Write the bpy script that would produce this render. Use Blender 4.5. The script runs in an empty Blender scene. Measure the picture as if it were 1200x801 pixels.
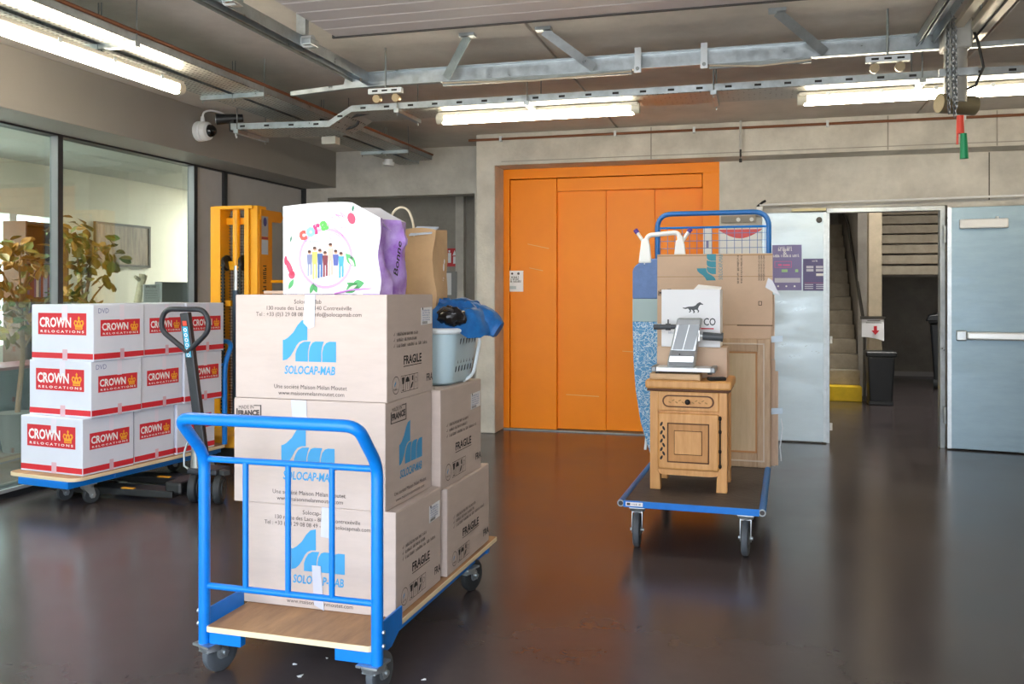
import bpy, math, random
from mathutils import Matrix, Vector
random.seed(7)
R = math.radians
PI = math.pi
SC = bpy.context.scene
COL = SC.collection

# ------------------------------------------------------------------ camera
FPX, CX, HY, CAMH, TH = 1050.0, 600.0, 340.0, 1.5, math.atan(290 / 1050)
cam = bpy.data.cameras.new('camera')
cam.sensor_width = 36.0
cam.lens = FPX / 1200 * 36
cam.shift_y = -(400.5 - HY) / 1200
cam.clip_end = 300
camo = bpy.data.objects.new('camera', cam)
camo.location = (0, 0, CAMH)
camo.rotation_euler = (PI / 2, 0, TH)
COL.objects.link(camo)
SC.camera = camo

# ------------------------------------------------------------------ sky, sun, exposure
SC.view_settings.view_transform = 'Standard'
SC.view_settings.look = 'None'
SC.view_settings.gamma = 1.0
SC.view_settings.exposure = 1.72
SC.view_settings.use_curve_mapping = False
SKY_STRENGTH = 2.3
SUN_STRENGTH = 6.5
w = bpy.data.worlds.new('sky')
SC.world = w
w.use_nodes = True
nt = w.node_tree
nt.nodes.clear()
o_ = nt.nodes.new('ShaderNodeOutputWorld')
b_ = nt.nodes.new('ShaderNodeBackground')
tc = nt.nodes.new('ShaderNodeTexCoord')
sx = nt.nodes.new('ShaderNodeSeparateXYZ')
cr = nt.nodes.new('ShaderNodeValToRGB')
cr.color_ramp.elements[0].position = 0.0
cr.color_ramp.elements[0].color = (0.95, 0.97, 1.0, 1)
cr.color_ramp.elements[1].position = 0.8
cr.color_ramp.elements[1].color = (0.55, 0.72, 1.0, 1)
nt.links.new(tc.outputs['Generated'], sx.inputs[0])
nt.links.new(sx.outputs['Z'], cr.inputs[0])
nt.links.new(cr.outputs[0], b_.inputs['Color'])
b_.inputs['Strength'].default_value = SKY_STRENGTH
nt.links.new(b_.outputs[0], o_.inputs[0])
sun = bpy.data.lights.new('sun', 'SUN')
sun.energy = SUN_STRENGTH
sun.angle = 0.02
sun.color = (1, 0.98, 0.95)
suno = bpy.data.objects.new('sun', sun)
suno.rotation_euler = (R(32), 0, R(-22))      # high, from behind the photographer
COL.objects.link(suno)

# ------------------------------------------------------------------ pixel rays
_c, _s = math.cos(TH), math.sin(TH)
def ray(u, v):
    x = (u - CX) / FPX
    return (x * _c - _s, x * _s + _c, (HY - v) / FPX)
def G(u, v, z=0.0):
    r = ray(u, v); t = (z - CAMH) / r[2]
    return Vector((r[0] * t, r[1] * t, z))
def PY(u, v, Y):
    r = ray(u, v); t = Y / r[1]
    return Vector((r[0] * t, Y, CAMH + r[2] * t))
def PX(u, v, X):
    r = ray(u, v); t = X / r[0]
    return Vector((X, r[1] * t, CAMH + r[2] * t))

# ------------------------------------------------------------------ materials
def S(h):
    h = h.lstrip('#')
    return tuple(((int(h[i:i + 2], 16) / 255) / 12.92 if int(h[i:i + 2], 16) / 255 <= .04045 else ((int(h[i:i + 2], 16) / 255 + .055) / 1.055) ** 2.4) for i in (0, 2, 4)) + (1,)
MATS = {}
def M(name, col, rough=.5, metal=0.0, var=0.0, vscale=8.0, bump=0.0, bscale=60.0, stretch=None, col2=None, emit=0.0, spec=None, coat=0.0, rvar=0.0):
    if name in MATS:
        return MATS[name]
    m = bpy.data.materials.new(name)
    m.use_nodes = True
    n, l = m.node_tree.nodes, m.node_tree.links
    p = n['Principled BSDF']
    c = S(col) if isinstance(col, str) else col
    p.inputs['Base Color'].default_value = c
    p.inputs['Roughness'].default_value = rough
    p.inputs['Metallic'].default_value = metal
    if spec is not None:
        p.inputs['Specular IOR Level'].default_value = spec
    if coat:
        p.inputs['Coat Weight'].default_value = coat
        p.inputs['Coat Roughness'].default_value = .15
    if emit:
        p.inputs['Emission Color'].default_value = c
        p.inputs['Emission Strength'].default_value = emit
    if var or bump or col2 or rvar:
        t = n.new('ShaderNodeTexCoord')
        mp = n.new('ShaderNodeMapping')
        l.new(t.outputs['Object'], mp.inputs[0])
        if stretch:
            mp.inputs['Scale'].default_value = stretch
        nz = n.new('ShaderNodeTexNoise')
        nz.inputs['Scale'].default_value = vscale
        nz.inputs['Detail'].default_value = 6
        nz.inputs['Roughness'].default_value = .65
        l.new(mp.outputs[0], nz.inputs['Vector'])
        if var or col2:
            rp = n.new('ShaderNodeValToRGB')
            rp.color_ramp.elements[0].position = .3
            rp.color_ramp.elements[1].position = .72
            a = S(col2) if col2 else tuple(max(0, x * (1 - var)) for x in c[:3]) + (1,)
            b = c if col2 else tuple(min(1, x * (1 + var)) for x in c[:3]) + (1,)
            rp.color_ramp.elements[0].color = a
            rp.color_ramp.elements[1].color = b
            l.new(nz.outputs['Fac'], rp.inputs[0])
            l.new(rp.outputs[0], p.inputs['Base Color'])
        if rvar:
            mr = n.new('ShaderNodeMapRange')
            mr.inputs['From Min'].default_value = .3
            mr.inputs['From Max'].default_value = .7
            mr.inputs['To Min'].default_value = max(.02, rough - rvar)
            mr.inputs['To Max'].default_value = rough + rvar
            l.new(nz.outputs['Fac'], mr.inputs['Value'])
            l.new(mr.outputs[0], p.inputs['Roughness'])
        if bump:
            nb = n.new('ShaderNodeTexNoise')
            nb.inputs['Scale'].default_value = bscale
            nb.inputs['Detail'].default_value = 4
            l.new(mp.outputs[0], nb.inputs['Vector'])
            bp = n.new('ShaderNodeBump')
            bp.inputs['Strength'].default_value = bump
            bp.inputs['Distance'].default_value = .02
            l.new(nb.outputs['Fac'], bp.inputs['Height'])
            l.new(bp.outputs[0], p.inputs['Normal'])
    MATS[name] = m
    return m
def glass_mat():
    m = bpy.data.materials.new('window_glass')
    m.use_nodes = True
    n, l = m.node_tree.nodes, m.node_tree.links
    n.clear()
    out = n.new('ShaderNodeOutputMaterial')
    mx = n.new('ShaderNodeMixShader')
    lw = n.new('ShaderNodeLayerWeight'); lw.inputs['Blend'].default_value = .5
    pw_ = n.new('ShaderNodeMath'); pw_.operation = 'POWER'; pw_.inputs[1].default_value = 3.5
    fr = n.new('ShaderNodeMapRange'); fr.inputs['To Min'].default_value = .06; fr.inputs['To Max'].default_value = .85
    l.new(lw.outputs['Facing'], pw_.inputs[0]); l.new(pw_.outputs[0], fr.inputs['Value'])
    tr = n.new('ShaderNodeBsdfTransparent'); tr.inputs['Color'].default_value = (.86, .93, .9, 1)
    gl = n.new('ShaderNodeBsdfGlossy'); gl.inputs['Roughness'].default_value = .01
    gl.inputs['Color'].default_value = (.9, .97, .95, 1)
    l.new(fr.outputs[0], mx.inputs[0]); l.new(tr.outputs[0], mx.inputs[1]); l.new(gl.outputs[0], mx.inputs[2])
    l.new(mx.outputs[0], out.inputs[0])
    return m

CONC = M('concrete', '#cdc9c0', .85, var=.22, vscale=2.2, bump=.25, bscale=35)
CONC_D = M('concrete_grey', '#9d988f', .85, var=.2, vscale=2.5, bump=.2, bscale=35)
CEIL = M('ceiling_concrete', '#cfc8bf', .8, var=.16, vscale=1.6, bump=.12, bscale=25)
FLOOR = M('floor_resin', '#474041', .22, var=.2, vscale=1.0, rvar=.05, spec=.42)
GROUND = M('outside_paving', '#a9a49c', .9, var=.15, vscale=1)
FASC = M('fascia_grey', '#9a968f', .55, var=.06, vscale=1)
FRAME_D = M('frame_dark', '#2a2c2f', .45)
FRAME_G = M('frame_grey', '#77797e', .4, metal=.3)
PANEL_G = M('panel_grey', '#c6c3c2', .5, var=.04)
GLASS = glass_mat()
ORANGE = M('orange_paint', '#ff9000', .42, var=.05, vscale=3, spec=.3)
GALV = M('galvanised', '#b4bcc0', .38, metal=.85, var=.18, vscale=14, rvar=.12)
GALV_D = M('galvanised_dull', '#8d9290', .5, metal=.7, var=.2, vscale=10)
STEEL_DOOR = M('door_steel', '#8499a5', .4, metal=.6, var=.16, vscale=2.2, stretch=(1, 1, 5), rvar=.1)
STEEL_PALE = M('door_steel_pale', '#b3c1c8', .36, metal=.6, var=.1, vscale=2.2, stretch=(1, 1, 3), rvar=.1)
ALU = M('aluminium', '#d8dde0', .35, metal=.6)
WHITE = M('white_plastic', '#e9eaea', .4)
WHITE_P = M('white_paper', '#f1f2f4', .6)
BLACK = M('black_plastic', '#17181a', .45)
RUBBER = M('rubber_grey', '#4c5258', .6, var=.1)
RUBBER_D = M('rubber_dark', '#2d3134', .65, var=.12)
BLUE = M('blue_paint', '#0577d4', .34, var=.07, vscale=20, spec=.4)
BLUE_T2 = M('blue_paint_deep', '#1769b5', .36, var=.08, vscale=20, spec=.5)
YELLOW = M('yellow_paint', '#ffae08', .38, var=.06, vscale=8)
PLY = M('plywood', '#b98d62', .6, col2='#8f6a4c', vscale=5, stretch=(3, .6, 1), bump=.1)
PLY_E = M('plywood_edge', '#e6d2ae', .6, var=.12, vscale=40, stretch=(.2, .2, 6))
PLY_D = M('plywood_dark', '#453e3c', .55, var=.3, vscale=7, bump=.15, bscale=30)
CARD = M('cardboard', '#c3b4ab', .75, var=.05, vscale=6, stretch=(1, 1, 4))
CARD_S = M('cardboard_tan', '#d0b49b', .75, var=.06, vscale=5)
KRAFT = M('kraft_paper', '#c9a67c', .7, var=.08, vscale=10, bump=.15, bscale=12)
CROWNW = M('carton_white', '#dae0f0', .6, var=.02)
RED = M('print_red', '#d42a38', .55)
GOLD = M('print_gold', '#f0a92a', .5)
INK = M('print_ink', '#4b4341', .7)
INK_D = M('print_black', '#231f1f', .7)
LOGO = M('print_blue', '#3a97cc', .6)
TAPE = M('clear_tape', '#c6c9d6', .25)
OAK = M('oak', '#e2ab6b', .45, col2='#c98f4c', vscale=5, stretch=(6, 6, .7), bump=.06)
OAK_D = M('oak_groove', '#5e3617', .6)
OAK_P = M('pale_oak', '#c4a888', .5, col2='#a98a6b', vscale=6, stretch=(6, 6, .8))
IRON = M('dark_iron', '#2a2521', .5, metal=.6)
COPPER = M('copper_pipe', '#8a5a3f', .45, metal=.4)
LAMP = M('lamp_tube', (1.0, .87, .66, 1), .4, emit=15.0)
LAMPB = M('lamp_body', '#dfd8c8', .4)
CHAIN = M('chain_steel', '#7c7f80', .4, metal=.8, var=.3, vscale=60)

# ------------------------------------------------------------------ builders
class MB:
    def __init__(self):
        self.v, self.f = [], []
    def add(self, vs, fs):
        o = len(self.v)
        self.v += [tuple(p) for p in vs]
        self.f += [tuple(i + o for i in f) for f in fs]
        return self
    def box(self, x0, x1, y0, y1, z0, z1, mat=None):
        vs = [Vector((x, y, z)) for z in (z0, z1) for y in (y0, y1) for x in (x0, x1)]
        if mat is not None:
            vs = [mat @ p for p in vs]
        return self.add(vs, [(0, 2, 3, 1), (4, 5, 7, 6), (0, 1, 5, 4), (2, 6, 7, 3), (0, 4, 6, 2), (1, 3, 7, 5)])
    def beam(self, p0, p1, wd, th, up=(0, 0, 1)):
        p0, p1 = Vector(p0), Vector(p1)
        d = (p1 - p0).normalized(); up = Vector(up)
        s = d.cross(up)
        if s.length < 1e-4:
            s = d.cross(Vector((0, 1, 0)))
        s.normalize(); t = s.cross(d)
        vs = []
        for p in (p0, p1):
            for a, b in ((-1, -1), (1, -1), (1, 1), (-1, 1)):
                vs.append(p + s * (a * wd / 2) + t * (b * th / 2))
        return self.add(vs, [(0, 3, 2, 1), (4, 5, 6, 7), (0, 1, 5, 4), (1, 2, 6, 5), (2, 3, 7, 6), (3, 0, 4, 7)])
    def cyl(self, p0, p1, r0, r1=None, n=14, cap=True):
        r1 = r0 if r1 is None else r1
        p0, p1 = Vector(p0), Vector(p1)
        d = (p1 - p0).normalized()
        a = d.orthogonal().normalized(); b = d.cross(a)
        vs = []
        for p, r in ((p0, r0), (p1, r1)):
            for i in range(n):
                t = 2 * PI * i / n
                vs.append(p + a * (r * math.cos(t)) + b * (r * math.sin(t)))
        fs = [(i, (i + 1) % n, n + (i + 1) % n, n + i) for i in range(n)]
        if cap:
            fs += [tuple(reversed(range(n))), tuple(range(n, 2 * n))]
        return self.add(vs, fs)
    def tube(self, pts, r, n=10, closed=False, cap=True):
        pts = [Vector(p) for p in pts]
        m = len(pts)
        rs = r if isinstance(r, (list, tuple)) else [r] * m
        vs = []
        prev = None
        for i, p in enumerate(pts):
            if closed:
                d = (pts[(i + 1) % m] - pts[i - 1]).normalized()
            else:
                d = (pts[min(i + 1, m - 1)] - pts[max(i - 1, 0)]).normalized()
            if prev is None:
                a = d.orthogonal().normalized()
            else:
                a = prev - d * prev.dot(d)
                a = a.normalized() if a.length > 1e-6 else d.orthogonal().normalized()
            prev = a
            b = d.cross(a)
            for k in range(n):
                t = 2 * PI * k / n
                vs.append(p + (a * math.cos(t) + b * math.sin(t)) * rs[i])
        fs = []
        for i in range(m if closed else m - 1):
            j = (i + 1) % m
            for k in range(n):
                fs.append((i * n + k, i * n + (k + 1) % n, j * n + (k + 1) % n, j * n + k))
        if not closed and cap:
            fs += [tuple(reversed(range(n))), tuple(range((m - 1) * n, m * n))]
        return self.add(vs, fs)
    def prism(self, base, off):
        base = [Vector(p) for p in base]; off = Vector(off); n = len(base)
        vs = base + [p + off for p in base]
        fs = [tuple(reversed(range(n))), tuple(range(n, 2 * n))] + [(i, (i + 1) % n, n + (i + 1) % n, n + i) for i in range(n)]
        return self.add(vs, fs)
    def lathe(self, prof, n=20, mat=None):
        vs = []
        for r, z in prof:
            for i in range(n):
                t = 2 * PI * i / n
                p = Vector((r * math.cos(t), r * math.sin(t), z))
                vs.append(mat @ p if mat is not None else p)
        fs = []
        for j in range(len(prof) - 1):
            for i in range(n):
                fs.append((j * n + i, j * n + (i + 1) % n, (j + 1) * n + (i + 1) % n, (j + 1) * n + i))
        fs += [tuple(reversed(range(n))), tuple(range((len(prof) - 1) * n, len(prof) * n))]
        return self.add(vs, fs)
    def build(self, name, mat, parent=None, smooth=False, bevel=0.0, seg=2):
        me = bpy.data.meshes.new(name)
        me.from_pydata(self.v, [], self.f)
        me.validate()
        import bmesh
        bm = bmesh.new(); bm.from_mesh(me)
        bmesh.ops.recalc_face_normals(bm, faces=bm.faces)
        bm.to_mesh(me); bm.free()
        if smooth:
            me.polygons.foreach_set('use_smooth', [True] * len(me.polygons))
            me.set_sharp_from_angle(angle=R(40))
        return obj(name, me, mat, parent, bevel, seg)
def obj(name, me, mat, parent=None, bevel=0.0, seg=2):
    if mat is not None and not me.materials:
        me.materials.append(mat)
    o = bpy.data.objects.new(name, me)
    COL.objects.link(o)
    if parent is not None:
        o.parent = parent
    if bevel:
        bv = o.modifiers.new('bevel', 'BEVEL')
        bv.width = bevel; bv.segments = seg; bv.limit_method = 'ANGLE'; bv.angle_limit = R(40)
    return o
def tag(o, label, cat, group=None):
    o['label'] = label; o['category'] = cat
    if group:
        o['group'] = group
    return o
def struct(o, label=None):
    o['kind'] = 'structure'
    if label:
        o['label'] = label
    return o
def thing(name, label, cat, loc=(0, 0, 0), rz=0.0, group=None):
    o = bpy.data.objects.new(name, None)
    o.empty_display_size = .1
    COL.objects.link(o)
    o.location = loc; o.rotation_euler = (0, 0, rz)
    if label:
        tag(o, label, cat, group)
    return o
def copy_tree(o, parent=None):
    c = o.copy(); COL.objects.link(c)
    c.parent = parent
    for ch in list(o.children):
        copy_tree(ch, c)
    return c
def fillet(pts, r, n=6):
    pts = [Vector(p) for p in pts]
    out = [pts[0]]
    for i in range(1, len(pts) - 1):
        p = pts[i]; a = (pts[i - 1] - p); b = (pts[i + 1] - p)
        k = min(r, a.length * .49, b.length * .49)
        p0 = p + a.normalized() * k; p1 = p + b.normalized() * k
        for j in range(n + 1):  # dark disc painted in as the shade inside the hollow tube end
            t = j / n
            out.append(p0 * (1 - t) ** 2 + p * (2 * t * (1 - t)) + p1 * t ** 2)
    out.append(pts[-1])
    return out
# flat print: a face is an origin O with right Rv and up Uv (local to the parent)
class Face:
    def __init__(self, O, Rv, Uv, lift=.0012):
        self.O, self.R, self.U = Vector(O), Vector(Rv).normalized(), Vector(Uv).normalized()
        self.N = self.R.cross(self.U); self.lift = lift
    def p(self, x, y, k=1.0):
        return self.O + self.R * x + self.U * y + self.N * (self.lift * k)
    def mat(self, x, y, k=1.0, rot=0.0):
        r = self.R * math.cos(rot) + self.U * math.sin(rot)
        u = -self.R * math.sin(rot) + self.U * math.cos(rot)
        o = self.p(x, y, k)
        return Matrix(((r.x, u.x, self.N.x, o.x), (r.y, u.y, self.N.y, o.y), (r.z, u.z, self.N.z, o.z), (0, 0, 0, 1)))
_tx = {}
def text(s, size, mat, parent, face, x, y, width=None, bold=0.0, name='lettering', k=1.0, rot=0.0, shear=0.0, align='LEFT'):
    key = (s, round(size, 4), mat.name, bold, shear, align, width)
    if key not in _tx:
        c = bpy.data.curves.new('lettering', 'FONT')
        c.body = s; c.size = size; c.offset = bold; c.shear = shear; c.align_x = align; c.resolution_u = 2
        t = bpy.data.objects.new('lettering', c)
        me = bpy.data.meshes.new_from_object(t)
        bpy.data.objects.remove(t); bpy.data.curves.remove(c)
        if width:
            xs = [v.co.x for v in me.vertices]
            wd = max(xs) - min(xs)
            if wd > 1e-6:
                for v in me.vertices:
                    v.co.x *= width / wd
        me.materials.clear(); me.materials.append(mat)
        _tx[key] = me
    o = obj(name, _tx[key], mat, parent)
    o.matrix_local = face.mat(x, y, k, rot)
    return o
def flat(polys, name, mat, parent, face, k=1.0, x=0.0, y=0.0, sc=1.0):
    vs, fs = [], []
    for poly in polys:
        o = len(vs)
        vs += [face.p(x + a * sc, y + b * sc, k) for a, b in poly]
        fs.append(tuple(range(o, o + len(poly))))
    me = bpy.data.meshes.new(name)
    me.from_pydata(vs, [], fs)
    return obj(name, me, mat, parent)
def rect(x0, y0, x1, y1):
    return [(x0, y0), (x1, y0), (x1, y1), (x0, y1)]
def ring2(cx, cy, r0, r1, n=24, a0=0.0, a1=2 * PI):
    out = []
    for i in range(n):
        t0 = a0 + (a1 - a0) * i / n; t1 = a0 + (a1 - a0) * (i + 1) / n
        out.append([(cx + r0 * math.cos(t0), cy + r0 * math.sin(t0)), (cx + r1 * math.cos(t0), cy + r1 * math.sin(t0)),
                    (cx + r1 * math.cos(t1), cy + r1 * math.sin(t1)), (cx + r0 * math.cos(t1), cy + r0 * math.sin(t1))])
    return out
def disc2(cx, cy, rx, ry=None, n=16, rot=0.0):
    ry = rx if ry is None else ry
    out = []
    for i in range(n):
        a, b = rx * math.cos(2 * PI * i / n), ry * math.sin(2 * PI * i / n)
        out.append((cx + a * math.cos(rot) - b * math.sin(rot), cy + a * math.sin(rot) + b * math.cos(rot)))
    return out
def frame2(x0, y0, x1, y1, t):
    return [rect(x0, y0, x1, y0 + t), rect(x0, y1 - t, x1, y1), rect(x0, y0 + t, x0 + t, y1 - t), rect(x1 - t, y0 + t, x1, y1 - t)]

def greek(parent, face, x, y, width, h, mat, k=1.0, seed=None):
    # a line of print too small to read: a run of uneven letter strokes
    rn = random.Random(seed if seed is not None else int((x * 7919 + y * 104729 + width * 1299709) * 100) % 99991)
    polys, q = [], 0.0
    lw = h * .62
    while q < width - lw:
        if rn.random() < .14:
            q += lw * .8
            continue
        up_ = h * (1.25 if rn.random() < .3 else 1.0)
        polys.append(rect(x + q, y, x + q + lw * .3, y + up_))
        if rn.random() < .75:
            polys.append(rect(x + q + lw * .5, y, x + q + lw * .78, y + h * rn.choice((.55, 1.0))))
        if rn.random() < .6:
            yy = y + h * rn.choice((0, .42, .8))
            polys.append(rect(x + q + lw * .3, yy, x + q + lw * .5, yy + h * .2))
        q += lw * 1.08
    return flat(polys, 'small_print', mat, parent, face, k)

# ================================================================== THE SETTING
XL, XR, YB, YBL, ZC = -5.25, 4.5, 9.33, 9.7, 3.14
YF = 9.0
struct(MB().box(-5.4, 7, 1.8, 19, -.12, 0).build('floor', FLOOR), 'dark brown polished resin floor')
struct(MB().box(-9, -5.4, -.8, 14, -.12, 0).build('floor_office', M('office_floor', '#5a5450', .5, var=.1))).__setitem__('label', 'grey office floor behind the glazing')
struct(MB().box(-40, 40, -40, 1.8, -.2, -.004).build('ground', GROUND), 'pale paving outside the open loading bay')

# ceiling in precast slabs with recessed joints
ceil = struct(MB().box(-5.4, 4.7, -.8, 9.9, ZC + .02, ZC + .25).build('ceiling', CEIL), 'grey brown precast concrete ceiling')
xs = [-5.4, -4.17, -1.38, 1.41, 4.7]
for a, b in zip(xs, xs[1:]):
    MB().box(a + .012, b - .012, -.8, 9.9, ZC, ZC + .03).build('slab', CEIL, ceil, bevel=.008)

# back wall: beam, pillar, wall beside the lift, doorway
liftL, liftR = PY(590, 300, YB).x, PY(843, 300, YB).x
dL, dR, dTop = PY(972, 247, YB).x, PY(1101, 247, YB).x, 2.26
wb = struct(thing('wall_back', None, None), 'raw concrete back wall with beam and pillar')
MB().box(-2.69, XR, YF, YB + .3, 2.805, ZC).build('beam', CONC, wb, bevel=.008)
MB().box(-2.88, -2.672, YF, YB + .9, 0, ZC).build('pillar', CONC, wb, bevel=.012)
MB().box(liftR, dL - .07, YB, YB + .25, 0, 2.805).build('wall_panel', CONC, wb)
MB().box(dL - .07, dR + .07, YB, YB + .25, dTop + .05, 2.805).build('wall_panel', CONC, wb)
MB().box(dR + .07, XR, YB, YB + .25, 0, 2.805).build('wall_panel', CONC, wb)
MB().box(liftL, liftR, YB + .18, YB + .3, 0, 2.8).build('lift_shaft_front', CONC_D, wb)
MB().box(.2, 4.4, YB + .31, YB + .5, 2.805, 4.7).build('wall_panel', CONC_D, wb)  # unseen panel added to block sun leaking into the stairwell
# formwork joints on the beam and wall
MB().box(-2.6, XR, YF - .004, YF + .002, 2.84, 2.848).build('joint', CONC_D, wb)
for x in (-1.05, 1.15, 2.07):
    MB().box(x, x + .012, YF - .003, YF + .002, 2.81, 3.13).build('joint', CONC_D, wb)
MB().box(2.08, 2.09, YB - .003, YB + .002, 2.35, 2.8).build('joint', M('joint_dark', '#5c564c', .9), wb)
# left part, set further back, with a deep doorway
wbl = struct(thing('wall_back_left', None, None), 'concrete wall set back behind the pillar with a deep doorway')
dx0, dx1, dz = PY(384, 232, YBL).x, -3.12, 2.6
MB().box(XL - .2, dx0, YBL, YBL + .25, 0, ZC).build('wall_panel', CONC, wbl)
MB().box(dx0, -2.86, YBL, YBL + .25, dz, ZC).build('wall_panel', CONC, wbl)
MB().box(dx1, -2.86, YBL, YBL + .25, 0, dz).build('wall_panel', CONC, wbl)
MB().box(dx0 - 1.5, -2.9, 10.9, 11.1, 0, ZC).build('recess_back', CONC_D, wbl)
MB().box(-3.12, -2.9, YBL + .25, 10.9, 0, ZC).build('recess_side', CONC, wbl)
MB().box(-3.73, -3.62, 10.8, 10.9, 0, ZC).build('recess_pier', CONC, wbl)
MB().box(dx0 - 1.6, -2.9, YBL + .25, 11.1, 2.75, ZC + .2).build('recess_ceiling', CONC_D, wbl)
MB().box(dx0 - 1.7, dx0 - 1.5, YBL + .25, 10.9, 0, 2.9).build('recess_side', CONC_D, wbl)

# right wall, out of view, closes the bay
struct(MB().box(XR, XR + .2, -.8, YB + .3, 0, ZC).build('wall_right', CONC_D), 'concrete side wall of the bay')

# unseen front piers behind the camera, added to cut light on the carton sides
struct(MB().box(1.0, 4.7, -1.0, -.8, 0, ZC).build('wall_front_right', CONC), 'unseen concrete pier added beside the open bay door to cut side light')
struct(MB().box(-5.4, -4.2, -1.0, -.8, 0, ZC).build('wall_front_left', CONC), 'unseen concrete pier added at the office side to narrow the daylight opening')

# left wall: glazing, header, fascia
wl = struct(thing('wall_left', None, None), 'dark framed glazed partition to the office')
MB().box(XL - .12, XL, -.8, YBL, 2.70, 2.80).build('header', FRAME_D, wl)
MB().box(XL - .12, XL + .01, -.8, YBL, 0, .07).build('sill', FRAME_D, wl)
MB().box(XL + .01, XL + .03, -.8, YBL, .045, .07).build('sill_trim', ALU, wl)
mulls = [-1.3, .45, 2.2, 3.98, 5.766, 7.505, 8.012]
for y in mulls:
    MB().box(XL - .075, XL, y, y + .048, .07, 2.70).build('mullion', FRAME_D if y > 7.9 else FRAME_G, wl)
    MB().box(XL - .002, XL + .004, y, y + .05, .07, 2.70).build('mullion_cap', FRAME_D, wl)
MB().box(XL - .08, XL + .012, YBL - .05, YBL, 0, 2.72).build('mullion', FRAME_D, wl)
for i in range(5):
    wn = struct(thing('window_%d' % (i + 1), None, None), 'tall fixed office window pane')
    y0, y1 = mulls[i] + .048, mulls[i + 1]
    MB().box(XL - .068, XL - .06, y0, y1, .07, 2.70).build('pane', GLASS, wn)
for y0, y1 in ((7.553, 8.012), (8.06, YBL - .05)):
    MB().box(XL - .06, XL - .03, y0, y1, .07, 2.70).build('infill_panel', PANEL_G, wl)
tr = struct(MB().box(-5.35, -4.845, -.8, YBL, 2.715, ZC).build('trim_1', FASC, bevel=.006), 'grey boxed-out fascia above the glazing')

# office behind the glass
CREAM = M('office_wall', '#efe6d6', .7, var=.03)
wo = struct(thing('wall_office', None, None), 'cream office wall with a window bay')
MB().box(-8.2, -8, 8.78, 13.2, 0, 2.95).build('wall_panel', CREAM, wo)
MB().box(-8.2, -8, -.8, 6.2, 0, 2.95).build('wall_panel', CREAM, wo)
MB().box(-8.2, -8, 6.2, 8.78, 2.35, 2.95).build('wall_panel', CREAM, wo)
MB().box(-8.2, -8, 6.2, 8.78, 0, .9).build('wall_panel', CREAM, wo)
struct(MB().box(-9, -5.36, 13.2, 13.4, 0, 2.95).build('wall_office_end', CREAM), 'cream far end wall of the office')
struct(MB().box(-8.2, -5.36, -.8, 13.4, 2.95, 3.1).build('ceiling_office', M('office_ceiling', '#bcbcb6', .7)), 'pale office ceiling')
wo6 = struct(thing('window_6', None, None), 'bright office window with white posts')
for y in (6.2, 7.35, 8.08, 8.66):
    MB().box(-8.12, -8.0, y, y + .1, .9, 2.35).build('post', WHITE, wo6)
MB().box(-8.12, -8.0, 6.2, 8.78, 1.42, 1.5).build('transom', WHITE, wo6)
MB().box(-8.11, -8.105, 6.2, 8.78, .9, 2.35).build('pane', GLASS, wo6)

# ------------------------------------------------------------------ lift entrance
d1 = struct(thing('door_1', None, None), 'wide orange goods lift entrance with sliding panels')
def lx(u): return PY(u, 300, YB).x
def lz(v, u=640): return PY(u, v, YB).z
x590, x597, x653, x709, x766, x821 = lx(590), lx(597), lx(652), lx(709), lx(766), lx(821)
zt, z1, z2 = 2.805, lz(210, 597), lz(224, 653)
MB().box(x590, x597, YB, YB + .1, 0.015, zt).build('surround', ORANGE, d1, bevel=.003)
MB().box(x597, liftR, YB, YB + .1, z1, zt).build('surround', ORANGE, d1, bevel=.003)
MB().box(x821 + .02, liftR, YB, YB + .1, 0.015, z1).build('surround', ORANGE, d1, bevel=.003)
MB().box(x597 + .008, x653, YB + .012, YB + .12, 0.015, z1 - .008).build('side_panel', ORANGE, d1, bevel=.004)
MB().box(x653 + .006, x821 + .014, YB + .016, YB + .12, z2, z1 - .008).build('transom', ORANGE, d1, bevel=.004)
for i, (a, b) in enumerate(((x653, x709), (x709 - .02, x766), (x766 - .02, x821 + .03))):
    MB().box(a, b, YB + .055 + .028 * i, YB + .078 + .028 * i, .02, z2 + .03).build('sliding_panel', ORANGE, d1, bevel=.003)
MB().box(x590, liftR, YB - .03, YB + .18, 0, .014).build('sill', GALV_D, d1)
fl = Face((0, YB, 0), (1, 0, 0), (0, 0, 1))
SCR = M('scratch', '#f8bd73', .5)
for (u0, v0, u1, v1, dy) in ((618, 286, 643, 291, .012), (620, 314, 636, 317, .012), (662, 463, 701, 465, .055), (728, 412, 745, 413, .083)):
    f2 = Face((0, YB + dy, 0), (1, 0, 0), (0, 0, 1))
    a, b = PY(u0, v0, YB), PY(u1, v1, YB)
    flat([[(a.x, a.z), (b.x, b.z - .004), (b.x, b.z + .004), (a.x, a.z + .006)]], 'scratch', SCR, d1, f2)
# notice on the lift
a, b = PY(594.5, 317, YB), PY(613, 341.5, YB)
nz_ = thing('lift_notice', 'small white printed notice stuck to the orange lift panel', 'notice', ((a.x + b.x) / 2, YB + .010, b.z))
nw, nh = b.x - a.x, a.z - b.z
MB().box(-nw / 2, nw / 2, -.004, 0, 0, nh).build('sheet', WHITE_P, nz_)
nf = Face((0, -.004, 0), (1, 0, 0), (0, 0, 1))
flat([disc2(-nw * .2, nh * .86, .012), disc2(nw * .2, nh * .86, .014)], 'emblem', INK, nz_, nf)
for i, wq in enumerate((.76, .58, .82)):
    greek(nz_, nf, -nw * wq / 2, nh * (.64 - .1 * i), nw * wq, .02, INK)
flat([rect(-nw * .38, nh * .12, nw * .05, nh * .26)], 'stamp', M('stamp', '#b9c9cf', .6), nz_, nf)

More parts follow.
